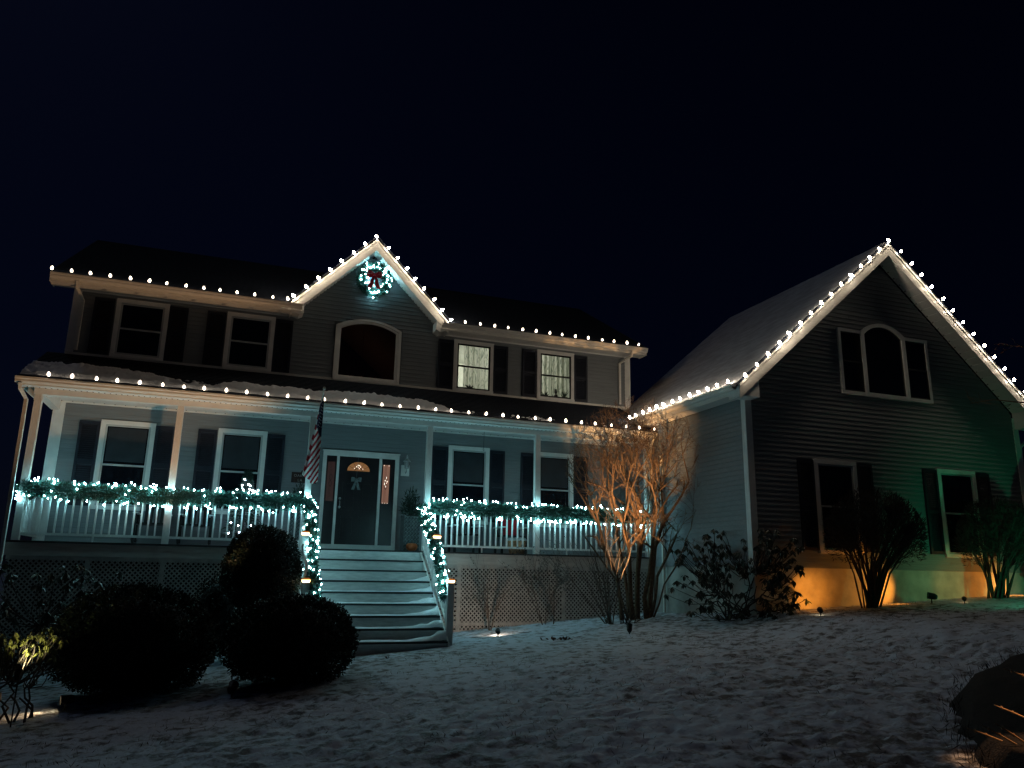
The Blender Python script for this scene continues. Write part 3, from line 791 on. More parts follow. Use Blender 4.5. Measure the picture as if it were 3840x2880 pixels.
m.obj('side_casing', M_trim, tw); m2.obj('arch_casing', M_trim, tw)
for (a, b) in ((tx0+.07, txa-.03), (txb+.03, tx1-.07)):
    for (q0, q1, yy) in ((4.26, 4.96, GY0-.020), (3.60, 4.30, GY0-.030)):
        f = MB(); ring([(a, q0), (b, q0), (b, q1), (a, q1)], [(a+.035, q0+.035), (b-.035, q0+.035), (b-.035, q1-.035), (a+.035, q1-.035)], yy-.01, yy+.008, f); f.obj('sash', M_black, tw)
        g = MB(); g.box(a+.035, b-.035, yy-.001, yy+.004, q0+.035, q1-.035); g.obj('pane', M_pane, tw)
g = MB(); g.prism(arch_pts(txa+.07, txb-.07, 3.61, 4.96, 5.19), 'y', GY0-.022, GY0-.017); g.obj('pane', M_pane, tw)

# ------------------------------------------------------------------ snow on the porch roof and steps
def top_t(x):
    xs = [-3.95, -3.8, -3.2, -2.45, -1.6, -1.25, -1.0, -.5, -.15, .3, .9, 1.7, 2.3, 2.9, 3.5, 4.0, 4.35, 4.65, 5.2]
    ys = [.98, 1.0, 1.12, 1.12, .78, .58, .42, .44, .80, .78, .76, .72, .86, .95, .78, .77, .42, .16, .0]
    return np.interp(x, xs, ys)
n = 420; k = 16; V = []; Fq = []
for i in range(n+1):
    x = -3.93+(9.1)*i/n
    tt = float(top_t(x)) + .10*(float(vnoise(np.array(x*4.2+50), np.array(2.)))-.5)+.07*(float(vnoise(np.array(x*13.), np.array(9.)))-.5)
    t0 = .04+.05*float(vnoise(np.array(x*3.), np.array(5.)))
    tt = max(t0+.002, tt)
    for j in range(k+1):
        t = t0+(tt-t0)*j/k; e = min(1, j/2., (k-j)/2.)
        hgt = .028 + min(1, (tt-t0)*3)*e*(.045+.05*(float(vnoise(np.array(x*9), np.array(t*14)))-.4)+.03*(float(vnoise(np.array(x*24), np.array(t*30)))-.5))
        y = -1.99+t; V.append((x, y, 3.02+.4925*t+hgt))
for i in range(n):
    for j in range(k): Fq.append((i*(k+1)+j, i*(k+1)+j+1, (i+1)*(k+1)+j+1, (i+1)*(k+1)+j))
tag(link(bpy.data.objects.new('porch_roof_snow', npmesh('porch_roof_snow', np.array(V), np.array(Fq)[:, ::-1], M_snow, True))), kind='stuff')
m = MB()
for i in range(46):
    x = random.choice([random.uniform(5.9, 7.2), random.uniform(6.0, 7.0), random.uniform(-1.1, -.2), random.uniform(5.0, 8.6)]); t = random.uniform(.03, .28) if x > 2 else random.uniform(.4, .7)
    r = random.uniform(.02, .06); m.lathe([(r, 0), (r*.8, r*.4), (r*.3, r*.6), (0, r*.62)], 7, (x, -1.99+t, 3.03+.4925*t))
m.obj('snow_clumps', M_snow, None, True, 'stuff')
V = []; Fq = []
for kst in range(3, 9):
    y0 = -1.675-kst*.305; z = -kst*.2075; b = len(V); nxs, nys = 70, 8
    for j in range(nys+1):
        for i in range(nxs+1):
            x = SX0+.01+(SX1-SX0-.02)*i/nxs; y = y0-.02+.27*j/nys
            pile = max(0, (x-(SX1-.45-.04*kst))/(.45+.04*kst))
            hh = .012*(kst-2)/6+.018*float(vnoise(np.array(x*6+kst*9), np.array(y*9.)))*(kst > 3)+pile**1.5*(.05+.012*kst)*(.6+.8*float(vnoise(np.array(x*8.), np.array(y*8.+kst))))
            e = min(1, (nys-j)/1.5+.1, j/1.5+.15)*min(1, i/2.)
            V.append((x, y, z+.003+hh*e))
    for j in range(nys):
        for i in range(nxs):
            a = b+j*(nxs+1)+i; Fq.append((a, a+1, a+nxs+2, a+nxs+1))
tag(link(bpy.data.objects.new('step_snow', npmesh('step_snow', np.array(V), np.array(Fq), M_snow, True))), kind='stuff')

# ------------------------------------------------------------------ string lights
bm_ = MB(); bm_.lathe([(.008, 0), (.022, .012), (.030, .034), (.025, .060), (.011, .082), (.003, .088)], 8)
C9V = [bm_.mesh('bulb', q, True) for q in M_c9v]; C9MB = bm_.mesh('bulb', M_c9b, True)
def string(label, p0, p1, count, up, wob=.02, skip=(), sag=.03, tilt=18, me=None):
    P0, P1, U = Vector(p0), Vector(p1), Vector(up).normalized()
    root = thing('string_lights', p0, label, 'string lights', 'warm bulb strings along the eaves')
    m = MB(); line = []
    for i in range(count):
        t = i/(count-1) if count > 1 else 0
        p = P0.lerp(P1, t)+Vector((random.uniform(-wob, wob), 0, 0))
        ax = U.copy()
        ax.rotate(Matrix.Rotation(R(random.uniform(-tilt, tilt)), 3, 'Y')); ax.rotate(Matrix.Rotation(R(random.uniform(-tilt, tilt)), 3, 'X'))
        M = Matrix.Translation(p) @ ax.to_track_quat('Z', 'Y').to_matrix().to_4x4()
        q = M @ Vector((0, 0, -.035))
        m.tube([q, M @ Vector((0, 0, .004))], .013, 6)
        line.append(q)
        if i < count-1: line.append(p.lerp(P0.lerp(P1, (i+1)/(count-1)), .5) - U*(.03+random.uniform(0, sag)))
        if i not in skip: inst('bulb', me or random.choice(C9V), root, M @ Matrix.Scale(random.uniform(.88, 1.12), 4))
    m.tube(line, .004, 4); m.obj('cord', M_cord, root)
string('row of warm bulbs on left upper gutter, from its far end to the dormer', (-4.00, -.535, 5.68), (.88, -.535, 5.68), 14, (0, 0, 1), me=C9MB)
string('warm bulbs climbing the left rake of the wreathed dormer to its peak', (1.02, -.500, 5.80), (2.87, -.500, 7.635), 8, (-.7, 0, .72))
string('warm bulbs running down right rake of the wreathed dormer', (3.12, -.500, 7.39), (4.82, -.500, 5.72), 8, (.7, 0, .72))
string('row of warm bulbs on right upper gutter above two lit windows', (5.22, -.535, 5.68), (10.17, -.535, 5.68), 14, (0, 0, 1), me=C9MB)
string('long row of warm bulbs on porch gutter behind the flag', (-3.43, -2.045, 3.045), (9.70, -2.045, 3.045), 34, (0, 0, 1), me=C9MB)
string('warm bulbs on the garage side gutter beside the bare lilac', (9.33, -1.45, 3.41), (9.33, -5.60, 3.41), 13, (-.3, 0, 1))
string('warm bulbs up the left rake of garage gable to its peak', (9.54, -5.935, 3.49), (13.69, -5.935, 7.14), 15, (-.66, 0, .75))
string('warm bulbs down the right rake of garage gable', (13.98, -5.935, 6.92), (17.95, -5.935, 3.43), 15, (.66, 0, .75), tilt=10)

# ------------------------------------------------------------------ garlands, wreath
def blades(C, D, L, W, mb_v, mb_f, base):
    """thin diamond blades: centres C, directions D, lengths L, widths W (numpy)"""
    n = len(C); D = D/np.linalg.norm(D, axis=1, keepdims=True)
    rnd = RNG.normal(size=(n, 3)); S = np.cross(D, rnd); S /= (np.linalg.norm(S, axis=1, keepdims=True)+1e-9)
    L = L[:, None]; W = W[:, None]
    v = np.stack([C, C+D*L*.5+S*W, C+D*L, C+D*L*.5-S*W], 1).reshape(-1, 3)
    f = (np.arange(n)[:, None]*4+np.arange(4)[None, :])+base
    mb_v.append(v); mb_f.append(f); return base+4*n
def foliage(name, C, D, L, W, m_, parent, extra=None, kind='stuff'):
    vs, fs = [], []; blades(C, D, L, W, vs, fs, 0)
    me = npmesh(name, np.concatenate(vs), np.concatenate(fs), m_)
    o = link(bpy.data.objects.new(name, me), parent)
    if kind: o['kind'] = kind
    return o
bm_ = MB(); bm_.add([(0, 0, .02), (.0125, 0, 0), (0, .0125, 0), (-.0125, 0, 0), (0, -.0125, 0), (0, 0, -.016)], [(0, 1, 2), (0, 2, 3), (0, 3, 4), (0, 4, 1), (5, 2, 1), (5, 3, 2), (5, 4, 3), (5, 1, 4)])
MINI = bm_.mesh('mini_light', M_mini); 
def garland(label, path, ry, rz, per_m, dens, bulbmode='rows', group='lit evergreen garlands on the porch and steps'):
    P = [Vector(p) for p in path]; seg = [(P[i+1]-P[i]).length for i in range(len(P)-1)]; tot = sum(seg)
    root = thing('garland', tuple(P[0]), label, 'garland', group)
    def at(s):
        for i, l in enumerate(seg):
            if s <= l or i == len(seg)-1: return P[i].lerp(P[i+1], min(1, s/l)), (P[i+1]-P[i]).normalized()
            s -= l
    def frame(t):
        a = Vector((0, 1, 0)) if abs(t.y) < .93 else Vector((1, 0, 0))
        a = (a-t*a.dot(t)).normalized(); return a, t.cross(a)
    m = MB(); pts = [at(tot*i/(int(tot*5)))[0] for i in range(int(tot*5)+1)]
    m.tube(pts, .035, 6); m.obj('stem', M_needle, root)
    n = int(dens*tot); C = np.zeros((n, 3)); D = np.zeros((n, 3))
    s = RNG.random(n)*tot; th = RNG.random(n)*2*math.pi
    for i in range(n):
        p, t = at(s[i]); a, b = frame(t)
        wv = .72+.5*float(vnoise(np.array(s[i]*3.1), np.array(th[i]*.9)))
        rr = RNG.random()**.5*.62*wv
        q = p+a*math.cos(th[i])*ry*rr+b*math.sin(th[i])*rz*rr
        d = (a*math.cos(th[i])+b*math.sin(th[i]))*1.0+t*RNG.normal()*.7+Vector(RNG.normal(size=3))*.35
        C[i] = q; D[i] = d
    foliage('needles', C, D, RNG.uniform(.05, .12, n), RNG.uniform(.004, .008, n), M_needle, root)
    nb = int(per_m*tot)
    for i in range(nb):
        ss = random.random()*tot; p, t = at(ss); a, b = frame(t)
        if bulbmode == 'rows':
            up = random.random() < .5; ph = R(random.gauss(-62 if up else 62, 20)); 
            q = p - a*math.cos(ph)*ry*1.02 + b*math.sin(-ph)*rz
        else:
            ph = random.random()*2*math.pi; q = p+a*math.cos(ph)*ry+b*math.sin(ph)*rz
        q += Vector((random.gauss(0, .02), random.gauss(0, .01), random.gauss(0, .02)))
        inst('mini_light', MINI, root, Matrix.Translation(q) @ Matrix.Rotation(random.random()*6, 4, random.choice('XYZ')))
yg = PY-.075
garland('lit evergreen garland along the left porch railing', [(-3.62, -.9, .95), (-3.66, -1.5, .96), (-3.60, yg, .96), (-2.4, yg, .93), (-1.1, yg, .90), (.2, yg, .92), (1.45, yg, .92)], .115, .20, 27, 3000)
garland('lit evergreen garland along the right porch railing behind the lilac', [(4.22, yg, .96), (5.4, yg, .94), (6.76, yg, .93), (8.2, yg, .94), (9.60, yg, .92)], .115, .20, 25, 3000)
garland('lit garland down the left stair rail beside the round boxwood', [(1.52, yg, .95), (1.60, -1.95, .86), (1.60, -2.6, .28), (1.58, -3.2, -.20), (1.60, -3.72, -.72), (1.62, -3.8, -.98)], .13, .13, 30, 3600, 'all')
garland('lit garland down the right stair rail towards the lattice', [(4.08, yg, .97), (4.02, -1.95, .72), (4.06, -2.6, .27), (4.05, -3.2, -.18), (4.04, -3.7, -.60), (4.02, -3.85, -.92)], .125, .125, 31, 3600, 'all')
wr = thing('wreath', (2.91, -.07, 6.66), 'large lit wreath with red bow high in the dormer gable', 'wreath')
n = 5200; th = RNG.random(n)*2*math.pi; ph = RNG.random(n)*2*math.pi; rr = RNG.random(n)**.5*.08
cx, cz = np.cos(th), np.sin(th)
C = np.stack([2.91+cx*(.335+rr*np.cos(ph)), -.085+rr*np.sin(ph)*.7, 6.66+cz*(.335+rr*np.cos(ph))], 1)
D = np.stack([cx*np.cos(ph)-cz*RNG.normal(size=n)*.8, np.sin(ph)*.8-.2, cz*np.cos(ph)+cx*RNG.normal(size=n)*.8], 1)+RNG.normal(size=(n, 3))*.3
foliage('needles', C, D, RNG.uniform(.05, .11, n), RNG.uniform(.004, .008, n), M_needle, wr)
m = MB(); m.tube([(2.91+.335*math.cos(a), -.085, 6.66+.335*math.sin(a)) for a in np.linspace(0, 2*math.pi, 33)], .03, 6); m.obj('ring', M_needle, wr)
for i in range(56):
    a = random.random()*2*math.pi; r_ = .335+random.gauss(0, .075)
    inst('mini_light', MINI, wr, T(2.91+r_*math.cos(a), -.16+.02*random.random(), 6.66+r_*math.sin(a)))
def ribbon(pts, w, mb, wdir=(1, 0, 0)):
    v = []; wd = Vector(wdir)
    for i, p in enumerate(pts):
        ww = w[i] if hasattr(w, '__len__') else w
        p = Vector(p); v += [p-wd*ww, p+wd*ww, p+wd*ww+Vector((0, .006, 0)), p-wd*ww+Vector((0, .006, 0))]
    f = []
    for i in range(len(pts)-1):
        for j in range(4): f.append((i*4+j, i*4+(j+1) % 4, (i+1)*4+(j+1) % 4, (i+1)*4+j))
    f += [(0, 1, 2, 3), ((len(pts)-1)*4+3, (len(pts)-1)*4+2, (len(pts)-1)*4+1, (len(pts)-1)*4)]
    mb.add(v, f)
def bow(parent, name, x, y, z, s, mm):
    m = MB()
    for sg in (-1, 1):
        ribbon([(x, y, z), (x+sg*.10*s, y-.05*s, z+.05*s), (x+sg*.19*s, y-.03*s, z+.05*s), (x+sg*.19*s, y+.02*s, z-.03*s), (x+sg*.09*s, y+.01*s, z-.02*s), (x, y, z-.01)], .045*s, m, (0, .12, 1))
        ribbon([(x+sg*.01*s, y, z), (x+sg*.05*s, y-.03*s, z-.14*s), (x+sg*.08*s, y, z-.26*s), (x+sg*.12*s, y-.02*s, z-.38*s)], [.02*s, .04*s, .05*s, .055*s], m)
    m.lathe([(0, -.03*s), (.03*s, -.02*s), (.036*s, 0), (.03*s, .02*s), (0, .03*s)], 8, (x, y-.02*s, z))
    return m.obj(name, mm, parent)
bow(wr, 'bow', 2.90, -.19, 6.76, .95, M_red)
m = MB(); m.tube([(2.66, -.03, 6.88), (2.64, -.04, 7.10), (2.60, -.40, 7.30), (2.55, -.44, 7.36)], .006, 4); m.tube([(2.84, -.10, 7.22), (2.90, -.10, 7.27)], .02, 5); m.obj('power_cord', M_cord, wr)

# ------------------------------------------------------------------ post cap lights
M_cap = glow('amber_cap', (1.0, .33, .06), .35, (.3, .12, .05), 'NONE')
def cap_light(x, y, z, label):
    t = thing('post_light', (x, y, z), label, 'post light', 'amber post cap lights on the stair posts')
    m = MB(); m.box(x-.072, x+.072, y-.072, y+.072, z, z+.018); m.obj('base', M_trim2, t)
    m = MB(); m.hexa([(x-.058, y-.058, z+.018), (x+.058, y-.058, z+.018), (x+.058, y+.058, z+.018), (x-.058, y+.058, z+.018), (x-.070, y-.070, z+.062), (x+.070, y-.070, z+.062), (x+.070, y+.070, z+.062), (x-.070, y+.070, z+.062)]); m.obj('lens', M_capl, t)
    m = MB(); m.hexa([(x-.085, y-.085, z+.062), (x+.085, y-.085, z+.062), (x+.085, y+.085, z+.062), (x-.085, y+.085, z+.062), (x-.05, y-.05, z+.095), (x+.05, y-.05, z+.095), (x+.05, y+.05, z+.095), (x-.05, y+.05, z+.095)]); m.obj('cap', M_cap, t)
cap_light(4.10, -3.92, -.64, 'glowing cap light on bottom post of the right stair rail')
cap_light(4.10, -2.78, .22, 'glowing cap light on middle post of the right stair rail')
cap_light(1.46, -3.74, -.67, 'glowing cap light low on left stair rail beside the boxwood')
cap_light(1.46, -2.95, .19, 'glowing cap light on upper left stair post')

# ------------------------------------------------------------------ shrubs and trees
def boxwood(name, label, c, rad, n, leaf=.035, seed=1, group='clipped round boxwoods by the steps', zmin=None):
    rg = np.random.default_rng(seed)
    gz = float(base_h(c[0], c[1]))
    t = thing(name, (c[0], c[1], gz), label, 'shrub', group)
    d = rg.normal(size=(n, 3)); d /= np.linalg.norm(d, axis=1, keepdims=True)
    lat = np.arctan2(d[:, 1], d[:, 0])
    wob = .87+.17*vnoise(lat*2.2+seed*7+20, d[:, 2]*3+9)+.12*vnoise(lat*7+40, d[:, 2]*8+seed)
    rr = wob*(1-.20*rg.random(n)**2)+.05*rg.random(n)**14
    C = np.array(c)+d*np.array(rad)*rr[:, None]
    ok = C[:, 2] > (gz+.08 if zmin is None else zmin)
    C, d = C[ok], d[ok]; k = len(C)
    D = d*1.0+rg.normal(size=(k, 3))*.75+np.array([0, 0, .25])
    foliage('foliage', C, D, rg.uniform(leaf*.8, leaf*1.6, k), rg.uniform(leaf*.25, leaf*.42, k), M_box, t)
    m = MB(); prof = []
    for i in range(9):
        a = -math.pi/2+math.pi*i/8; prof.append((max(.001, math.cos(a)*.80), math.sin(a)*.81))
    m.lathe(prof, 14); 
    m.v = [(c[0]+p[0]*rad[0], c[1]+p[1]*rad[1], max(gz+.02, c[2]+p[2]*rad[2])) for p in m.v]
    m.obj('dark_core', M_dark, t, True)  # added solid core, black for the shaded inside, blocks the view through
    m = MB()
    for i in range(7):
        a = i*.9; m.tube([(c[0]+.05*math.cos(a), c[1]+.05*math.sin(a), gz-.05), (c[0]+.3*rad[0]*math.cos(a), c[1]+.3*rad[1]*math.sin(a), c[2])], [.022, .012], 5)
    m.obj('stem', M_bark3, t)
    return t
boxwood('boxwood', 'tall round clipped boxwood standing against the porch left of the steps', (.70, -3.45, -.44), (.66, .62, .74), 26000, .032, 2)
boxwood('boxwood', 'broad dome boxwood in front of the bottom steps', (1.06, -6.35, -1.44), (.90, .90, .62), 34000, .032, 3)
boxwood('boxwood', 'widest dark boxwood mound at the left of the yard', (-1.05, -5.60, -1.52), (1.08, .95, .80), 36000, .034, 4)
boxwood('boxwood', 'small loose shrub before the lattice between two boxwoods', (-.02, -2.7, -1.30), (.42, .38, .72), 4200, .034, 5)
boxwood('boxwood', 'dark shrub at left edge beside the lit snow patch', (-3.15, -6.30, -1.75), (.62, .55, .55), 7000, .034, 6)

LEAFME = None
def leaf_mesh(mm, L=.11, W=.024):
    m = MB()
    m.add([(0, 0, 0), (W*.7, L*.25, -.004), (W, L*.6, -.012), (0, L, -.030), (-W, L*.6, -.012), (-W*.7, L*.25, -.004), (0, L*.5, .004)],
          [(0, 1, 6), (1, 2, 6), (2, 3, 6), (3, 4, 6), (4, 5, 6), (5, 0, 6)])
    return m.mesh('leaf', mm)
def rhododendron(label, base, tips, n_leaf_obj, mm=M_rhod, L=.13, per=9):
    """woody stems to whorls of drooping strap leaves; the nearest leaves are separate pieces"""
    gz = float(base_h(base[0], base[1])); t = thing('rhododendron', (base[0], base[1], gz), label, 'shrub')
    me = leaf_mesh(mm, L, L*.2); m = MB(); rest = MB(); cnt = 0
    nodes = []
    for i in range(max(6, len(tips)//9)):
        tp = Vector(random.choice(tips)); p0 = Vector((base[0]+random.uniform(-.3, .3), base[1]+random.uniform(-.2, .2), gz-.06))
        nd = p0.lerp(tp, random.uniform(.35, .62))+Vector((0, 0, -.06*abs(tp.x-p0.x)))
        b1 = p0.lerp(nd, .4)+Vector((random.uniform(-.1, .1), random.uniform(-.1, .1), .05)); b2 = p0.lerp(nd, .75)+Vector((random.uniform(-.07, .07), random.uniform(-.07, .07), 0))
        m.tube([p0, b1, b2, nd], [.017, .014, .012, .010], 5, cap=False); nodes += [b2, nd]
    for tp in sorted(tips, key=lambda p: p[1]):
        p1 = Vector(tp); p0 = min(nodes, key=lambda q: (q-p1).length+(1.0 if q.z > p1.z else 0))
        mid = p0.lerp(p1, .5)+Vector((random.uniform(-.10, .10), random.uniform(-.08, .08), -.08-.10*abs(p1.x-p0.x)))
        m.tube([p0, p0.lerp(mid, .5)+Vector((random.uniform(-.05, .05), 0, -.02)), mid, p1.lerp(mid, .35)+Vector((random.uniform(-.03, .03), 0, -.01)), p1], [.009, .008, .007, .006, .005], 4, cap=False)
        for i in range(per):
            a = 2*math.pi*i/per+random.uniform(-.3, .3); dr = random.uniform(-1.15, -.25)
            M = Matrix.Translation(p1+Vector((0, 0, random.uniform(-.03, .02)))) @ Matrix.Rotation(a, 4, 'Z') @ Matrix.Rotation(dr, 4, 'X') @ Matrix.Rotation(random.uniform(-.5, .5), 4, 'Y') @ Matrix.Scale(random.uniform(.75, 1.2), 4)
            if cnt < n_leaf_obj: inst('leaf', me, t, M); cnt += 1
            else:
                W = L*.2
                rest.add([M @ Vector(v) for v in ((0, 0, 0), (W, L*.55, -.01), (0, L, -.03), (-W, L*.55, -.01))], [(0, 1, 2, 3)])
    m.obj('stems', M_bark3, t)
    if rest.n: rest.obj('leaves', mm, t, kind='stuff')
    return t
tips = []
while len(tips) < 230:
    x, z = random.uniform(8.6, 11.1), random.uniform(-1.15, .62); y = random.uniform(-5.9, -4.2)
    cxx, top = 9.75, .60-.55*abs(x-9.7)**1.3
    if z > top: continue
    if x > 10.5: continue
    if x > 9.68: y = random.uniform(-6.15, -5.62)
    if x <= 9.68: y = random.uniform(-5.9, -3.9)
    tips.append((x, y, z))
rhododendron('leggy rhododendron with drooping leaves at the garage front corner', (9.55, -5.15), tips, 290, L=.12, per=10)
tips = []
for i in range(200): tips.append((random.uniform(-4.8, -1.2), random.uniform(-4.6, -2.3), random.uniform(-1.9, -.40)) if i < 150 else (random.uniform(-4.6, -2.9), random.uniform(-6.2, -5.0), random.uniform(-2.2, -1.3)))
rhododendron('dim rhododendron mass in front of the left porch lattice', (-3.3, -3.4), tips, 0, per=10)
tips = [(random.uniform(-2.45, -1.78), random.uniform(-7.3, -6.7), random.uniform(-1.55, -1.16)) for i in range(34)]
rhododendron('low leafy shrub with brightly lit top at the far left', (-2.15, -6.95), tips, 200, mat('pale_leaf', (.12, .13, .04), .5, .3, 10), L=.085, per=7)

def grow(mb, p, d, L, r, depth, spread, rng, up=.12, minr=.0022, kids=3, curve=.22, bound=None, k=4):
    if depth < 0: return
    n = 4; pts = [p.copy()]; rad = [r]; q = p.copy(); dd = d.copy()
    for i in range(n):
        dd = (dd+Vector((rng.gauss(0, curve), rng.gauss(0, curve), rng.gauss(0, curve)+up))*.5).normalized()
        q = q+dd*(L/n)
        if bound and not bound(q): break
        pts.append(q.copy()); rad.append(max(minr, r*(1-.55*(i+1)/n)))
    if len(pts) < 2: return
    mb.tube(pts, rad, k if r > .006 else 3, cap=False)
    for j in range(kids):
        f = rng.uniform(.35, 1.0); i = min(len(pts)-1, int(f*(len(pts)-1)+.5))
        ax = dd.orthogonal(); ax.rotate(Matrix.Rotation(rng.uniform(0, 6.28), 3, dd))
        nd = (dd*math.cos(spread)+ax.normalized()*math.sin(spread)*rng.uniform(.7, 1.2)).normalized()
        grow(mb, pts[i], nd, L*rng.uniform(.55, .85), max(minr, rad[i]*.72), depth-1, spread, rng, up, minr, kids, curve, bound, k)

# the lilac lit from below
rg = random.Random(5)
lil = thing('lilac_tree', (8.75, -2.85, -1.36), 'bare many-stemmed lilac lit orange in front of porch corner', 'tree')
def lb(q): return ((q.x-8.85)/1.80)**2+((q.y+2.75)/1.35)**2+((q.z-1.85)/1.85)**2 < 1.0 or q.z < .4
stems = [((8.35, -2.75), (7.75, -2.9, .6), .045), ((8.55, -2.9), (8.25, -3.05, .7), .055), ((8.7, -2.8), (8.65, -2.95, .8), .06), ((8.85, -2.95), (9.05, -3.05, .7), .05), ((8.95, -2.85), (9.35, -2.9, .75), .065), ((9.05, -2.75), (9.85, -2.7, .55), .035), ((8.6, -2.6), (8.45, -2.3, .8), .045), ((8.45, -2.9), (7.35, -3.0, .35), .022), ((9.0, -2.9), (9.75, -3.1, .2), .02), ((8.8, -2.6), (9.2, -2.3, .7), .04)]
for (bx, by), e, r in stems:
    mb = MB(); g = float(base_h(bx, by))-.08; p0 = Vector((bx, by, g)); p2 = Vector(e)
    mid = p0.lerp(p2, .5)+Vector((rg.gauss(0, .06), rg.gauss(0, .06), .0)); mid.x = p0.x+(p2.x-p0.x)*.32
    q1 = p0.lerp(mid, .5)+Vector((rg.gauss(0, .03), 0, 0)); q3 = mid.lerp(p2, .5)+Vector((rg.gauss(0, .04), rg.gauss(0, .04), 0))
    mb.tube([p0, q1, mid, q3, p2], [r*1.15, r, r*.9, r*.8, r*.7], 7, cap=False); mb.obj('trunk', M_bark, lil, True)
    cb = MB()
    d = (p2-mid).normalized(); d = (d+Vector((0, 0, .5))).normalized()
    for kx in range(4 if r > .03 else 3):
        nd = (d+Vector((rg.gauss(0, .42), rg.gauss(0, .42), rg.gauss(0, .12)))).normalized()
        grow(cb, p2, nd, 1.5 if r > .03 else 1.0, r*.50, 4, .62, rg, .12, .0030, 3, .42, lb)
    for kx in range(2):
        nd = (d+Vector((rg.gauss(0, .8), -abs(rg.gauss(0, .5)), rg.gauss(-.2, .2)))).normalized()
        grow(cb, q3, nd, .62, r*.42, 3, .7, rg, .02, .0042, 2, .36, lb)
    cb.obj('crown', M_bark, lil, kind=None)
# thin multi-stem shrub in front of it
rg = random.Random(9)
def stick_shrub(name, label, base, n, height, lean, mm, r, depth=2, spread=.4, kids=2, seed=1, leaf=0, mleaf=None, spread0=.35, cat='shrub'):
    g = float(base_h(*base)); t = thing(name, (base[0], base[1], g), label, cat); rr = random.Random(seed); mb = MB(); lf = MB(); ends = []
    for i in range(n):
        p = Vector((base[0]+rr.gauss(0, .07), base[1]+rr.gauss(0, .07), g-.05)); d = Vector((lean[0]+rr.gauss(0, spread0), lean[1]+rr.gauss(0, spread0), 1)).normalized()
        b0 = mb.n; grow(mb, p, d, height*rr.uniform(.6, 1.05), r*rr.uniform(.6, 1.1), depth, spread, rr, .08, .0022, kids, .14)
        if leaf:
            vs = mb.v[b0:mb.n]
            for k in range(leaf):
                q = Vector(rr.choice(vs))
                if q.z < g+.4: continue
                dd = Vector((rr.gauss(0, 1), rr.gauss(0, 1), rr.gauss(0, 1))).normalized(); ss = dd.orthogonal().normalized(); l = rr.uniform(.022, .05)
                lf.add([q, q+dd*l*.5+ss*l*.3, q+dd*l, q+dd*l*.5-ss*l*.3], [(0, 1, 2, 3)])
    mb.obj('stems', mm, t)
    if lf.n: lf.obj('leaves', mleaf, t, kind='stuff')
    return t
stick_shrub('stick_shrub', 'thin upright stems growing in a clump below the lilac', (7.75, -3.30), 16, 1.6, (-.12, .0), M_bark2, .016, 2, .35, 2, 3, spread0=.26)
stick_shrub('stick_shrub', 'short tuft of cut twigs in the snow beside the lilac', (8.05, -3.45), 26, .42, (.0, -.1), M_bark3, .008, 1, .4, 2, 4, spread0=.7)
M_wl = mat('winter_leaf', (.06, .075, .075), .6, .4, 16)
stick_shrub('leafy_shrub', 'sparse two-stemmed shrub against the lattice right of the steps', (5.45, -2.15), 4, 1.0, (.10, .0), M_bark2, .016, 3, .45, 3, 6, 60, M_wl, .22)
stick_shrub('leafy_shrub', 'fuller grey leafed shrub against the lattice nearer the lilac', (6.85, -2.05), 6, .95, (-.02, .0), M_bark2, .014, 3, .5, 3, 8, 240, M_wl, .2)

# vase shaped clipped shrubs before the garage
def vase(label, base, cen, rad, seed, n=34):
    rr = random.Random(seed); g = float(base_h(*base)); t = thing('vase_shrub', (base[0], base[1], g), label, 'shrub', 'clipped vase shrubs along the garage front')
    def inside(q): return ((q.x-cen[0])/rad[0])**2+((q.y-cen[1])/rad[1])**2+((q.z-cen[2])/rad[2])**2 < 1.0 or q.z < cen[2]-rad[2]*.4
    mb = MB(); tw = MB()
    for i in range(n):
        a = rr.uniform(0, 2*math.pi); el = rr.uniform(-.25, 1.0)
        tgt = Vector((cen[0]+rad[0]*.75*math.cos(a)*math.sqrt(max(0, 1-el*el*.8)), cen[1]+rad[1]*.75*math.sin(a)*math.sqrt(max(0, 1-el*el*.8)), cen[2]+rad[2]*.55*el))
        p0 = Vector((base[0]+rr.gauss(0, .09), base[1]+rr.gauss(0, .07), g-.06)); m1 = p0.lerp(tgt, .4)+Vector((0, 0, .16)); m1.x = p0.x+(tgt.x-p0.x)*.33
        m2 = p0.lerp(tgt, .72)+Vector((rr.gauss(0, .03), rr.gauss(0, .03), .10))
        r = rr.uniform(.012, .026); mb.tube([p0, m1, m2, tgt], [r*1.2, r, r*.75, r*.5], 5, cap=False)
        d = (tgt-m1).normalized()
        for q in (m2, tgt, tgt, p0.lerp(m2, .75)):
            nd = (d+Vector((rr.gauss(0, .35), rr.gauss(0, .35), rr.gauss(.1, .25)))).normalized()
            grow(tw, q, nd, .42, r*.5, 3, .42, rr, .06, .0028, 3, .16, inside, 3)
    mb.obj('stems', M_bark3, t); tw.obj('crown', M_bark3, t)
    k = 9000; rg2 = np.random.default_rng(seed); d = rg2.normal(size=(k, 3)); d /= np.linalg.norm(d, axis=1, keepdims=True)
    wob = .90+.12*vnoise(np.arctan2(d[:, 1], d[:, 0])*3+9, d[:, 2]*4+seed)
    C = np.array(cen)+d*np.array(rad)*(wob*(1-.45*rg2.random(k)**1.6))[:, None]; ok = C[:, 2] > cen[2]-rad[2]*(.20+.35*rg2.random(k)); C, d = C[ok], d[ok]
    foliage('twig_tips', C, d+rg2.normal(size=C.shape)*.5+np.array([0, 0, .5]), rg2.uniform(.05, .13, len(C)), rg2.uniform(.005, .010, len(C)), M_bark3, t)
    return t
vase('vase shrub nearer the garage corner with amber glow at its base', (12.12, -6.02), (12.32, -6.10, .42), (1.10, .80, .98), 3)
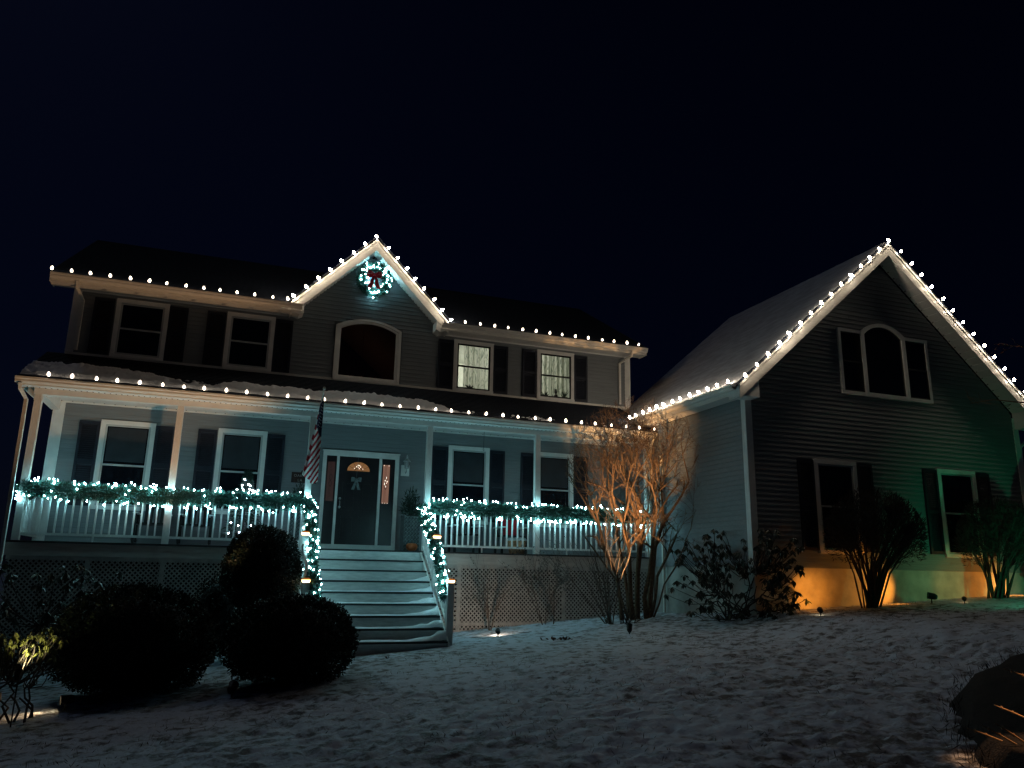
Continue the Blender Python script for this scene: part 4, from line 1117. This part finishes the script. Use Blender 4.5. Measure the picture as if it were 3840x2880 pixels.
vase('vase shrub under the right garage window near the picture edge', (15.55, -6.05), (15.75, -6.15, .42), (1.0, .75, .95), 4, 30)
def conifer(name, label, base, h, r, n, seed):
    rg2 = np.random.default_rng(seed); g = float(base_h(*base)); t = thing(name, (base[0], base[1], g), label, 'shrub')
    z = rg2.random(n)**.8; a = rg2.random(n)*2*np.pi; rr = r*np.sqrt(np.maximum(0.02, 1-(z*1.9-.9)**2*.9))*(.85+.25*vnoise(a*2.5, z*9))*(1-.25*rg2.random(n)**2)
    C = np.stack([base[0]+np.cos(a)*rr, base[1]+np.sin(a)*rr, g+.1+z*h], 1); D = np.stack([np.cos(a), np.sin(a), .3+0*a], 1)+rg2.normal(size=(n, 3))*.6
    foliage('foliage', C, D, rg2.uniform(.05, .10, n), rg2.uniform(.009, .016, n), M_box, t)
    m = MB(); m.lathe([(.05, 0), (r*.6, h*.2), (r*.75, h*.5), (r*.55, h*.8), (.05, h*.95)], 10, (base[0], base[1], g)); m.obj('dark_core', M_dark, t, True); return t  # black core added inside the leaves in place of their inner shade
conifer('evergreen_shrub', 'tall dark evergreen at the right edge beyond the green lit window', (17.1, -6.5), 2.05, .58, 9000, 5)

# oak twigs reaching in from the right
oak = thing('oak_tree', (17.6, -10.2, -.7), 'leafless oak reaching twigs in from right picture edge', 'tree')
mb = MB(); mb.tube([(17.6, -10.2, -.9), (17.5, -10.15, 1.5), (17.7, -10.1, 4.5), (17.6, -10.2, 8.0)], [.26, .22, .17, .09], 9, cap=False); mb.obj('trunk', M_bark2, oak, True)
mb = MB(); rr = random.Random(4); lf = MB()
for pts in ([(17.6, -10.1, 4.6), (16.2, -9.3, 4.35), (15.0, -8.5, 4.02), (14.3, -8.1, 4.12), (13.86, -8.0, 4.13)], [(17.6, -10.1, 2.4), (16.2, -9.2, 2.55), (14.6, -8.3, 2.92), (13.6, -8.05, 2.98), (13.02, -8.0, 2.86)]):
    mb.tube(pts, [.05, .034, .018, .010, .005], 5, cap=False)
    for i in range(7):
        a = Vector(pts[2]).lerp(Vector(pts[4]), rr.random()); d = Vector((-.7+rr.gauss(0, .3), .2+rr.gauss(0, .3), rr.gauss(.1, .35))).normalized()
        grow(mb, a, d, .22, .006, 1, .5, rr, .05, .0025, 2, .2)
        if pts[0][2] > 4:
            for k in range(2):
                q = a+d*rr.uniform(.05, .2); dd = Vector((rr.gauss(0, 1), rr.gauss(0, .6), rr.gauss(-.4, .5))).normalized(); s_ = dd.orthogonal().normalized(); l = rr.uniform(.05, .09)
                lf.add([q, q+dd*l*.5+s_*l*.28, q+dd*l, q+dd*l*.5-s_*l*.28], [(0, 1, 2, 3)])
mb.obj('branches', M_oak, oak); lf.obj('dead_leaves', M_leafo, oak, kind='stuff')

# dark planting bed at the bottom right with lit canes
V = []; Fq = []; nr_, na = 14, 60; bc = (8.2, -13.95)
def bed_xy(w, a):
    p_, q_ = 4.2*w*np.cos(a), 2.0*w*np.sin(a); return bc[0]+.846*p_-.533*q_, bc[1]+.533*p_+.846*q_
for i in range(nr_+1):
    for j in range(na):
        a = 2*math.pi*j/na
        w = (i/nr_)*(1+.10*(float(vnoise(np.array(a*3+5), np.array(3.)))-.5)+.05*(float(vnoise(np.array(a*11), np.array(1.)))-.5))
        x, y = bed_xy(w, a)
        V.append((x, y, float(base_h(x, y))+.12*(1-(i/nr_)**3)+.07+.05*random.random()*(i < nr_)-.12*(i == nr_)))
for i in range(nr_):
    for j in range(na): Fq.append((i*na+j, (i+1)*na+j, (i+1)*na+(j+1) % na, i*na+(j+1) % na))
tag(link(bpy.data.objects.new('mulch_bed', npmesh('mulch_bed', np.array(V), np.array(Fq), M_mulch, False))), kind='structure')
cs = thing('cane_shrub', (5.9, -14.1, -1.7), 'arching bare canes lit orange over the dark bed at bottom right', 'shrub')
for (a, b) in (((5.407, -14.2, -1.507), (5.157, -14.2, -1.353)), ((5.399, -14.149999999999999, -1.539), (5.084, -14.149999999999999, -1.369)), ((5.497, -14.1, -1.037), (5.432, -14.1, -1.013)), ((5.448, -14.049999999999999, -1.305), (5.351, -14.049999999999999, -1.264)), ((5.407, -14.0, -1.531), (5.124, -14.0, -1.418))):
    A, B = Vector(a), Vector(b); mb = MB()
    A = B+(A-B).normalized()*.95
    pts = [A.lerp(B, t)+Vector((0, 0, .03*math.sin(math.pi*t))) for t in (0, .2, .4, .6, .8, .92, 1)]
    mb.tube(pts, [.008, .0075, .007, .006, .005, .004, .003], 6)
    for p in pts[1:6]: mb.lathe([(.004, -.012), (.010, 0), (.004, .012)], 6, tuple(p))
    mb.obj('cane', M_cane, cs)
# grass poking through the crust
n = 5200; X = RNG.uniform(-2.5, 13.5, n*3); Y = RNG.uniform(-16.5, -5.0, n*3)
dens = vnoise(X*.9+11, Y*.9)*vnoise(X*3.1, Y*3.1+4); keep = (dens > .30) & (Y < -6.2+1.5*RNG.random(n*3)) ; X, Y = X[keep][:n], Y[keep][:n]
Z = base_h(X, Y)+snow_relief(X, Y); k = len(X)
foliage('grass_blades', np.stack([X, Y, Z-.01], 1), np.stack([RNG.normal(size=k)*.7, RNG.normal(size=k)*.7, .35+RNG.random(k)], 1), RNG.uniform(.025, .085, k), RNG.uniform(.0018, .004, k), M_grass, None)
n = 1500; A = RNG.random(n)*2*math.pi; X, Y = bed_xy(1.0, A); Z = base_h(X, Y)+.02
foliage('bed_edge_grass', np.stack([X+RNG.normal(size=n)*.07, Y+RNG.normal(size=n)*.07, Z], 1), np.stack([RNG.normal(size=n)*.5, RNG.normal(size=n)*.5, .6+RNG.random(n)], 1), RNG.uniform(.05, .15, n), RNG.uniform(.002, .005, n), M_mulch, None)
for (x, y, lab) in ((2.75, -5.1, 'curled dead leaf alone on snow below the steps'), (6.05, -4.66, 'flattened dead plant clump in the snow right of the steps')):
    z = ground_z(x, y); t = thing('dead_leaf' if x < 3 else 'dead_plant', (x, y, z), lab, 'leaf' if x < 3 else 'plant'); mb = MB(); rr = random.Random(int(x*9))
    for i in range(3 if x < 3 else 40):
        q = Vector((x+rr.gauss(0, .01 if x < 3 else .14), y+rr.gauss(0, .01 if x < 3 else .08), z)); d = Vector((rr.gauss(0, 1), rr.gauss(0, 1), rr.uniform(.1, .9))).normalized(); s_ = d.orthogonal().normalized(); l = .07
        mb.add([q, q+d*l*.5+s_*l*.3, q+d*l+Vector((0, 0, .01)), q+d*l*.5-s_*l*.3], [(0, 1, 2, 3)])
    mb.obj('blades', M_leafd, t, kind='stuff')

# ------------------------------------------------------------------ garden spotlights (the fixtures and their lamps)
def spot(label, loc, aim, energy, color, size, blend=.5, lens=None, s=1.0, soft=.03, up=.13):
    x, y = loc; z = ground_z(x, y); h = z+up*s
    t = thing('garden_spotlight', (x, y, z), label, 'spotlight', 'spotlights staked in the snow')
    d = (Vector(aim)-Vector((x, y, h))).normalized(); q = d.to_track_quat('Z', 'Y').to_matrix().to_4x4()
    m = MB(); m.tube([(x, y, z-.08), (x, y, h-.02)], .012*s, 6); m.obj('stake', M_black, t)
    mb = MB(); mb.lathe([(.035, -.10), (.055, -.06), (.060, .05), (.066, .06), (.060, .06), (.054, .045)], 12)
    me = mb.mesh('housing', M_black); inst('housing', me, t, Matrix.Translation((x, y, h)) @ q @ Matrix.Scale(s, 4))
    if lens:
        lm = MB(); lm.lathe([(.001, .046), (.052, .046), (.052, .049), (.001, .050)], 12); inst('lens', lm.mesh('lens', lens), t, Matrix.Translation((x, y, h)) @ q @ Matrix.Scale(s, 4))
    if energy:
        dl = bpy.data.lights.new('spot_beam', 'SPOT'); dl.energy = energy; dl.color = color; dl.spot_size = R(size); dl.spot_blend = blend; dl.shadow_soft_size = soft
        o = bpy.data.objects.new('spot_beam', dl); p = Vector((x, y, h))+d*.075*s
        link(o, t, Matrix.Translation(p) @ (-d).to_track_quat('Z', 'Y').to_matrix().to_4x4())
    return t
WARM = (1.0, .56, .26); AMB = (1.0, .31, .03)
spot('tall staked floodlight between the boxwoods washing the house front', (.32, -5.45), (-2.2, -1.6, 4.0), 570, (1.0, .57, .29), 60, .75, None, 1.0, .04, .62)
spot('dark spotlight at the left foot of the front boxwood', (.30, -7.05), (.6, -6.0, -1.3), 0, WARM, 60)
spot('small black spotlight on snow near the lattice right of steps', (5.24, -3.45), (5.7, -1.6, -1.3), 26, (1.0, .76, .56), 150, 1.0, None, .8)
spot('black spotlight in the snow aimed up into bare lilac', (7.28, -5.05), (8.65, -2.7, 2.15), 2500, (1.0, .52, .20), 42, 1.0, M_lens, .9)
spot('low spotlight by the rhododendron lighting the garage foundation', (10.27, -6.72), (11.12, -5.46, -.70), 190, AMB, 40, 1.0, M_lens, .8)
spot('large black spotlight glowing on snow right of first vase shrub', (13.62, -6.12), (12.75, -5.46, -.52), 85, (1.0, .32, .035), 84, .8, None, 1.1)
spot('slim spotlight lying in the snow between the two vase shrubs', (13.95, -6.60), (15.2, -5.46, -.45), 12, AMB, 60, .9, M_lens, .7)
spot('spotlight at right picture edge lighting second vase shrub', (16.9, -6.12), (16.1, -5.46, -.42), 75, (1.0, .32, .035), 84, .8, M_lens)
spot('lit spotlight at far left throwing amber light along the snow', (-1.70, -6.55), (-2.5, -6.75, -2.15), 22, (1.0, .62, .30), 80, .8, M_lens)
spot('hidden uplight under the pale leafed shrub at the far left', (-2.12, -7.35), (-2.08, -6.95, -1.15), 45, (1.0, .88, .42), 84, .6, None, .8, .03, .72)
spot('green floodlight in the snow off the right side of garage', (15.2, -9.0), (15.9, -5.46, .15), 85, (.02, 1.0, .40), 96, 1.0, M_lensg, 1.2)
spot('added unseen green floodlight tinting the snow at the right edge', (14.3, -8.9), (13.9, -7.3, -1.0), 26, (.02, 1.0, .42), 100, 1.0, M_lensg, .9, .03, .55)  # extra lamp out of view, added only to put green on the snow
spot('spotlight in the dark bed beside the lit canes', (5.80, -14.42), (5.50, -14.12, -1.45), 52, (1.0, .50, .22), 34, .6, None, .8, .03, 1.25)

# ------------------------------------------------------------------ things on the porch and walls
# flag on its pole
fl = thing('flag', (1.53, -1.69, 1.76), 'United States flag hanging from a white pole on a porch post', 'flag')
Bp, Tp = Vector((1.53, -1.69, 1.70)), Vector((1.64, -2.50, 3.15))
m = MB(); m.tube([Bp, Tp], .013, 8); m.obj('pole', M_trim2, fl)
m = MB(); m.lathe([(.010, 0), (.022, .008), (.022, .02), (.012, .028), (.030, .05), (.034, .07), (.024, .095), (.004, .104)], 12); 
inst('finial', m.mesh('finial', M_metal), fl, Matrix.Translation(Tp) @ (Tp-Bp).to_track_quat('Z', 'Y').to_matrix().to_4x4())
m = MB(); m.box(1.50, 1.58, -1.695, -1.683, 1.66, 1.80); m.tube([Bp-(Tp-Bp).normalized()*.03, Bp+(Tp-Bp).normalized()*.09], .022, 8); m.obj('bracket', M_metal, fl)
nu, nv = 44, 150; V = []; Fq = []; mi = []
def flagpos(u, v):
    s = v
    lx = 1.625-.235*s**1.15; rx = 1.665+.035*s**.8
    zt, zbL, zbR = 3.10, 1.48, 1.33
    zl = zt+(zbL-zt)*s; zr = zt+(zbR-zt)*s
    sag = .10*math.sin(math.pi*u)*s**3
    x = lx+(rx-lx)*u
    z = zl+(zr-zl)*u-sag*(1 if u > .45 else .6)
    y = (Tp.y+.03+(Bp.y-Tp.y)*.50*s)+(.075*s+.01)*math.sin(u*9.5+.8)+.02*s*math.sin(u*23+6*s)+.03
    return (x, y, z)
for j in range(nv+1):
    for i in range(nu+1): V.append(flagpos(i/nu, j/nv))
for j in range(nv):
    for i in range(nu):
        a = j*(nu+1)+i; Fq.append((a, a+1, a+nu+2, a+nu+1))
        u, v = (i+.5)/nu, (j+.5)/nv
        fold = .14+.06*math.sin(v*4)
        if u < fold: q = v*1.62-(-u)*(-.22)*0+u*.16
        else: q = v*1.62+fold*.16+(u-fold)*(-.0)
        x, _, z = flagpos(u, v)
        q = (3.10-z)+ (2.5*(x-flagpos(fold, v)[0]) if u >= fold else -1.1*(x-flagpos(fold, v)[0]))
        blue_end = .62+.20*u
        if v*1.66 < blue_end and not (u < fold*.8 and v*1.66 > .36): mi.append(2)
        else: mi.append(1 if int(math.floor((q+2)/.105)) % 2 else 0)
me = npmesh('cloth', np.array(V), np.array(Fq), [M_flagw, M_flagr, M_flagb]); me.polygons.foreach_set('material_index', mi); me.update()
link(bpy.data.objects.new('cloth', me), fl)
m = MB(); 
for r_ in range(9):
    for c_ in range(3):
        u = .38+.25*c_+(.12 if r_ % 2 else 0); v = .08+.037*r_
        if u > .97 or v*1.66 > .60+.18*u: continue
        x, y, z = flagpos(u, v); rad = .012+.004*(v > .15)
        pts = []
        for k in range(10):
            a = math.pi/2+k*math.pi/5; rr_ = rad if k % 2 == 0 else rad*.42; pts.append((x+rr_*.72*math.cos(a), y-.016, z+rr_*math.sin(a)))
        m.add(pts+[(p[0], p[1]+.003, p[2]) for p in pts], [tuple(range(10)), tuple(range(19, 9, -1))])
m.obj('stars', M_flagw, fl, kind='stuff')
# door bow
bd = thing('door_bow', (2.78, -.05, 1.66), 'pale ribbon bow hanging on the dark front door', 'bow')
bow(bd, 'ribbon', 2.80, -.055, 1.64, .62, M_bow)
m = MB(); m.tube([(2.80, -.04, 1.66), (2.82, -.035, 2.17)], .004, 4); m.obj('cord', M_bow, bd)
# wall lantern
wl = thing('wall_lantern', (3.96, -.02, 2.0), 'unlit carriage lantern on a white plate right of the door', 'lantern')
m = MB(); m.box(3.86, 4.06, -.045, -.016, 1.80, 2.06); m.obj('back_plate', M_trim, wl)
m = MB(); m.tube([(3.96, -.045, 1.90), (3.96, -.10, 1.86), (3.97, -.145, 1.90), (3.97, -.15, 1.97)], .012, 6); m.lathe([(.02, 1.95), (.055, 1.97), (.06, 1.985)], 8, (3.97, -.15, 0)); m.obj('arm', M_metal, wl)
m = MB(); m.lathe([(.052, 1.985), (.070, 2.13)], 8, (3.97, -.15, 0)); m.obj('glass', M_glassl, wl)
m = MB(); m.lathe([(.095, 2.13), (.088, 2.15), (.045, 2.20), (.020, 2.22), (.028, 2.25), (.010, 2.29), (.0, 2.31)], 8, (3.97, -.15, 0)); m.obj('roof', M_metal, wl)
# name board: only OAK / LA can be read beside the post
sg = thing('name_sign', (1.50, -.03, 1.63), 'dark brown name board reading OAK LA behind the flag post', 'sign')
m = MB(); m.prism([(1.32, 1.50), (1.88, 1.50), (1.88, 1.74), (1.62, 1.74), (1.60, 1.79), (1.54, 1.79), (1.52, 1.74), (1.32, 1.74)], 'y', -.040, -.017); m.obj('board', M_brown, sg)
def text(body, x, z, size, parent):
    cu = bpy.data.curves.new('letters', 'FONT'); cu.body = body; cu.size = size; cu.extrude = .002; cu.space_character = 1.15
    o = bpy.data.objects.new('letters', cu); COL.objects.link(o); bpy.context.view_layer.update()
    dg = bpy.context.evaluated_depsgraph_get(); me = bpy.data.meshes.new_from_object(o.evaluated_get(dg)); bpy.data.objects.remove(o)
    me.materials.clear(); me.materials.append(M_letter)
    inst('letters', me, parent, T(x, -.042, z) @ Matrix.Rotation(R(90), 4, 'X'))
text('OAK', 1.37, 1.635, .085, sg); text('LA', 1.46, 1.53, .085, sg)
# tall planters
def planter(x, y, label, plant):
    t = thing('planter', (x, y, 0), label, 'planter', 'tall lattice-faced planters beside the door')
    m = MB(); a, h = .185, .82; m.box(x-a, x+a, y-a, y+a, 0, h-.03); ring([(x-a, h-.03), (x+a, h-.03), (x+a, h), (x-a, h)], [(x-a+.03, h-.029), (x+a-.03, h-.029), (x+a-.03, h-.001), (x-a+.03, h-.001)], y-a, y+a, m); m.obj('pot', M_stone, t)
    m = MB()
    for i in range(5):
        for j in range(9):
            cx_, cz_ = x-a+.037+i*.074, .05+j*.088
            for (dx, dz) in ((0, .020), (0, -.020), (.017, 0), (-.017, 0)):
                m.lathe([(0, -.013), (.008, 0), (0, .013)], 5, (cx_+dx, y-a-.003, cz_+dz))
    for i in range(-9, 6):
        for s_ in (1, -1):
            x0_ = x-a+i*.074+(0 if s_ > 0 else .0); pts = []
            for (tz) in (0.01, h-.04):
                xx = x0_+s_*(tz)*.84+(0 if s_ > 0 else h*.84); pts.append((xx, tz))
            (xa, za), (xb, zb_) = pts; lo, hi = x-a+.004, x+a-.004
            def cl(xq, A, B): tt = (xq-A[0])/(B[0]-A[0]); return (xq, A[1]+(B[1]-A[1])*tt)
            A, B = pts
            if max(A[0], B[0]) < lo or min(A[0], B[0]) > hi: continue
            if A[0] < lo: A = cl(lo, A, B)
            if A[0] > hi: A = cl(hi, A, B)
            if B[0] < lo: B = cl(lo, B, A)
            if B[0] > hi: B = cl(hi, B, A)
            m.tube([(A[0], y-a-.002, A[1]), (B[0], y-a-.002, B[1])], .0045, 4)
    m.obj('inlay', M_inlay, t, kind='stuff')
    k = 700; rg2 = np.random.default_rng(int(x*10)); d = rg2.normal(size=(k, 3)); d[:, 2] = np.abs(d[:, 2]); d /= np.linalg.norm(d, axis=1, keepdims=True)
    C = np.array([x, y, h])+d*rg2.random((k, 1))**.5*np.array([.22, .2, .62])
    foliage(plant, C, d*.6+rg2.normal(size=(k, 3))*.5+np.array([0, 0, .5]), rg2.uniform(.06, .15, k), rg2.uniform(.006, .012, k), M_pine, t)
    m = MB(); [m.tube([(x, y, h-.05), (x+.1*math.cos(i), y+.1*math.sin(i), h+.3)], .008, 4) for i in range(5)]; m.obj('stems', M_bark3, t)
planter(4.02, -.62, 'tall planter right of door with pumpkin at its foot', 'foliage')
planter(1.50, -.55, 'tall planter left of the door behind the railing', 'foliage')
pk = thing('pumpkin', (3.99, -1.02, 0), 'small orange pumpkin at the foot of planter', 'pumpkin')
m = MB(); V = []; k = 48
for i in range(13):
    ph = -math.pi/2+math.pi*i/12
    for j in range(k):
        th = 2*math.pi*j/k; rr_ = .135*math.cos(ph)*(1-.10*abs(math.cos(th*4.5))**.5*(1)) ; dip = .035*max(0, math.sin(ph))**6
        V.append((3.99+rr_*math.cos(th), -1.02+rr_*math.sin(th), .105+.105*math.sin(ph)-dip))
Fq = [(i*k+j, i*k+(j+1) % k, (i+1)*k+(j+1) % k, (i+1)*k+j) for i in range(12) for j in range(k)]
m.add(V, Fq); m.obj('rind', M_pump, pk, True)
m = MB(); m.tube([(3.99, -1.02, .165), (3.99, -1.015, .21), (4.0, -1.01, .235)], [.014, .010, .012], 6); m.obj('stalk', M_bark2, pk)
# small lit tree on the porch
xt = thing('christmas_tree', (.36, -.72, 0), 'slim dark fir with lilac lights behind the left railing', 'christmas tree')
k = 5200; rg2 = np.random.default_rng(77); z = rg2.random(k)**1.2; tier = (z*9) % 1.0
rr_ = (.40*(1-z)+.03)*(1.05-.45*tier)*np.sqrt(rg2.random(k)); a = rg2.random(k)*2*np.pi
C = np.stack([.36+np.cos(a)*rr_, -.72+np.sin(a)*rr_, .22+z*1.42], 1); D = np.stack([np.cos(a), np.sin(a), -.25+0*a], 1)+rg2.normal(size=(k, 3))*.35
foliage('foliage', C, D, rg2.uniform(.05, .11, k), rg2.uniform(.004, .008, k), M_pine, xt)
m = MB(); m.tube([(.36, -.72, .1), (.36, -.72, 1.62)], [.03, .008], 6); m.obj('trunk', M_bark3, xt)
m = MB(); m.lathe([(.15, 0), (.17, .16), (.155, .17), (.0, .17)], 12, (.36, -.72, 0)); m.obj('pot', M_stone, xt)
bx_ = MB(); bx_.lathe([(0, -.016), (.014, -.006), (.016, .004), (0, .018)], 6); XM = bx_.mesh('fairy_light', M_xmas)
for i, (dx, z) in enumerate(((-.06, 1.43), (-.10, 1.30), (.03, 1.32), (.06, 1.30), (.12, 1.20), (.10, 1.13), (.06, 1.10), (-.19, 1.02), (.03, 1.02), (.20, 1.0), (.12, .92), (-.25, .50), (-.28, .28), (-.10, .44), (.16, .46), (.23, .44), (-.06, .30), (.30, .22))):
    inst('fairy_light', XM, xt, T(.36+dx, -.72-.05-(.36*(1.64-z)/1.42)*.8*max(.2, 1-abs(dx)*3), z))
# rocking chairs with pale arms (left) and cushioned chairs (right)
def chair(x, y, label, arms, cushion=None, rock=False, group='dark wooden porch chairs', lit=False):
    t = thing('porch_chair', (x, y, 0), label, 'chair', group); w = .30
    m = MB(); m.box(x-w, x+w, y-.28, y+.24, .40, .435); m.obj('seat', M_black, t)
    for i in range(6):
        xx = x-w+.05+i*(2*w-.1)/5; m = MB(); m.hexa([(xx-.03, y+.22, .435), (xx+.03, y+.22, .435), (xx+.03, y+.25, .435), (xx-.03, y+.25, .435), (xx-.03, y+.40, 1.06), (xx+.03, y+.40, 1.06), (xx+.03, y+.43, 1.06), (xx-.03, y+.43, 1.06)]); m.obj('back_slat', M_black, t)
    m = MB(); m.box(x-w-.02, x+w+.02, y+.395, y+.435, 1.03, 1.10); m.obj('top_rail', M_black, t)
    for sx in (-1, 1):
        for sy in (-.26, .22):
            m = MB(); m.box(x+sx*w-.025, x+sx*w+.025, y+sy-.025, y+sy+.025, .045 if rock else 0, .61); m.obj('leg', M_black, t)
        m = MB(); m.box(x+sx*w-.055, x+sx*w+.055, y-.34, y+.26, .61, .635); m.obj('arm', arms, t)
        if rock:
            m = MB(); m.tube([(x+sx*w, y-.5, .10), (x+sx*w, y-.3, .04), (x+sx*w, y, .022), (x+sx*w, y+.3, .04), (x+sx*w, y+.5, .10)], .02, 6); m.obj('rocker', M_black, t)
    if cushion:
        c = thing('cushion', (x, y-.05, .45), cushion[0], 'cushion'); m = MB(); hw, hh = cushion[2]
        prof = []
        nq = 8; vs = []
        for a_ in range(nq+1):
            for b_ in range(nq+1):
                u, v = a_/nq*2-1, b_/nq*2-1; th_ = .07*(1-u**4)*(1-v**4)+.004
                vs.append((x+cushion[3]+u*hw, y+.13-th_+v*hh*.25, .445+hh+v*hh))
        for a_ in range(nq+1):
            for b_ in range(nq+1):
                u, v = a_/nq*2-1, b_/nq*2-1; th_ = .07*(1-u**4)*(1-v**4)+.004
                vs.append((x+cushion[3]+u*hw, y+.13+th_+v*hh*.25, .445+hh+v*hh))
        q = (nq+1)**2; fs = []
        for a_ in range(nq):
            for b_ in range(nq):
                i = a_*(nq+1)+b_; fs += [(i, i+nq+1, i+nq+2, i+1), (q+i, q+i+1, q+i+nq+2, q+i+nq+1)]
        for i in range(nq):
            for (A, B) in ((i, i+1), ((i+1)*(nq+1)+nq, i*(nq+1)+nq), (nq*(nq+1)+i+1, nq*(nq+1)+i), (i*(nq+1), (i+1)*(nq+1))): fs.append((A, B, q+B, q+A))
        m.add(vs, fs); m.obj('cover', cushion[1], c, True)
    return t
chair(-1.42, -.72, 'dark rocking chair behind the left railing nearer the far corner', M_white, rock=True)
chair(-.58, -.72, 'dark rocking chair with white arms nearer the small tree', M_white, rock=True)
chair(5.30, -.72, 'dark porch chair with pale arms below the lower window', M_white)
chair(6.45, -.72, 'dark porch chair holding a red cushion by the post', M_white, ('red cushion on the chair by the right porch post', M_red, (.22, .19), 0))
bk = thing('storage_basket', (6.42, -1.25, 0), 'orange and cream patterned basket before the red cushioned chair', 'basket')
m = MB(); m.lathe([(.0, 0), (.17, 0), (.22, .30), (.20, .30), (.16, .03), (0, .03)], 16, (6.42, -1.25, 0)); m.obj('basket', M_orange, bk, True)
m = MB(); m.lathe([(.215, .28), (.225, .33), (.20, .36), (.0, .37)], 16, (6.42, -1.25, 0)); m.obj('liner', M_white, bk, True)
# plant hook and sill ornaments
hk = thing('plant_hook', (5.60, -1.1, 2.97), 'thin wire plant hook hanging from the porch ceiling', 'hook')
m = MB(); m.lathe([(.03, 0), (.03, -.012), (.008, -.02)][::-1], 8, (5.60, -1.1, 2.972)); m.tube([(5.60, -1.1, 2.96), (5.595, -1.1, 2.45), (5.58, -1.1, 2.41), (5.595, -1.1, 2.38), (5.615, -1.1, 2.41)], .005, 4); m.obj('wire', M_black, hk)
def sill_plant(x, z, label, h, spiky, w=.10):
    t = thing('sill_plant', (x, .10, z), label, 'houseplant'); m = MB(); m.lathe([(w*.55, 0), (w*.7, .07), (w*.62, .075), (0, .07)], 10, (x, .12, z)); m.obj('pot', M_black, t)
    m = MB(); rr = random.Random(int(x*77))
    for i in range(9 if spiky else 14):
        d = Vector((rr.gauss(0, .45), rr.gauss(0, .2), 1 if spiky else rr.uniform(.2, .9))).normalized(); l = h*rr.uniform(.6, 1); q = Vector((x, .12, z+.06)); s_ = Vector((0.0, 1, 0)).cross(d).normalized()*(.016 if spiky else .022)
        m.hexa([q-s_, q+s_, q+s_+Vector((0, .004, 0)), q-s_+Vector((0, .004, 0)), q+d*l-s_*.15, q+d*l+s_*.15, q+d*l+s_*.15+Vector((0, .003, 0)), q+d*l-s_*.15+Vector((0, .003, 0))])
    m.obj('leaves', M_pine, t)
sill_plant(8.22, 4.10, 'spiky potted plant silhouetted in the right lit window', .26, True, .16)
sill_plant(7.66, 4.10, 'low spreading plant in left corner of the right lit window', .16, False, .14)
sill_plant(5.56, 4.10, 'trailing plant on the sill of the left lit window', .15, False, .16)
fg = thing('figurine', (7.98, .12, 4.10), 'small dark figurine with a tall hat in the right lit window', 'figurine')
m = MB(); m.lathe([(.0, 0), (.055, 0), (.06, .06), (.045, .12), (.02, .15), (.034, .17), (.036, .20), (.05, .215), (.03, .22), (.03, .28), (0, .285)], 12, (7.98, .12, 4.10)); m.tube([(7.94, .12, 4.20), (7.90, .12, 4.16), (7.88, .12, 4.22)], .008, 5); m.tube([(8.02, .12, 4.20), (8.05, .12, 4.15)], .008, 5); m.obj('body', M_black, fg, True)
# brass chandelier barely seen in the arched window
ch = thing('chandelier', (2.95, 1.3, 4.55), 'dim chandelier inside the arched window', 'chandelier')
m = MB(); m.tube([(2.95, 1.3, 6.1), (2.95, 1.3, 4.45)], .008, 5); m.lathe([(0, 4.35), (.03, 4.40), (.02, 4.55), (0, 4.6)], 8, (2.95, 1.3, 0))
for i in range(8):
    a = i*math.pi/4; m.tube([(2.95, 1.3, 4.42), (2.95+.2*math.cos(a), 1.3+.2*math.sin(a), 4.36), (2.95+.36*math.cos(a), 1.3+.36*math.sin(a), 4.46)], .007, 5); m.lathe([(.03, 0), (.06, .10), (.055, .105), (.02, .02)], 8, (2.95+.36*math.cos(a), 1.3+.36*math.sin(a), 4.46))
m.obj('frame', mat('dull_brass', (.20, .08, .06), .5, .2, 10), ch)
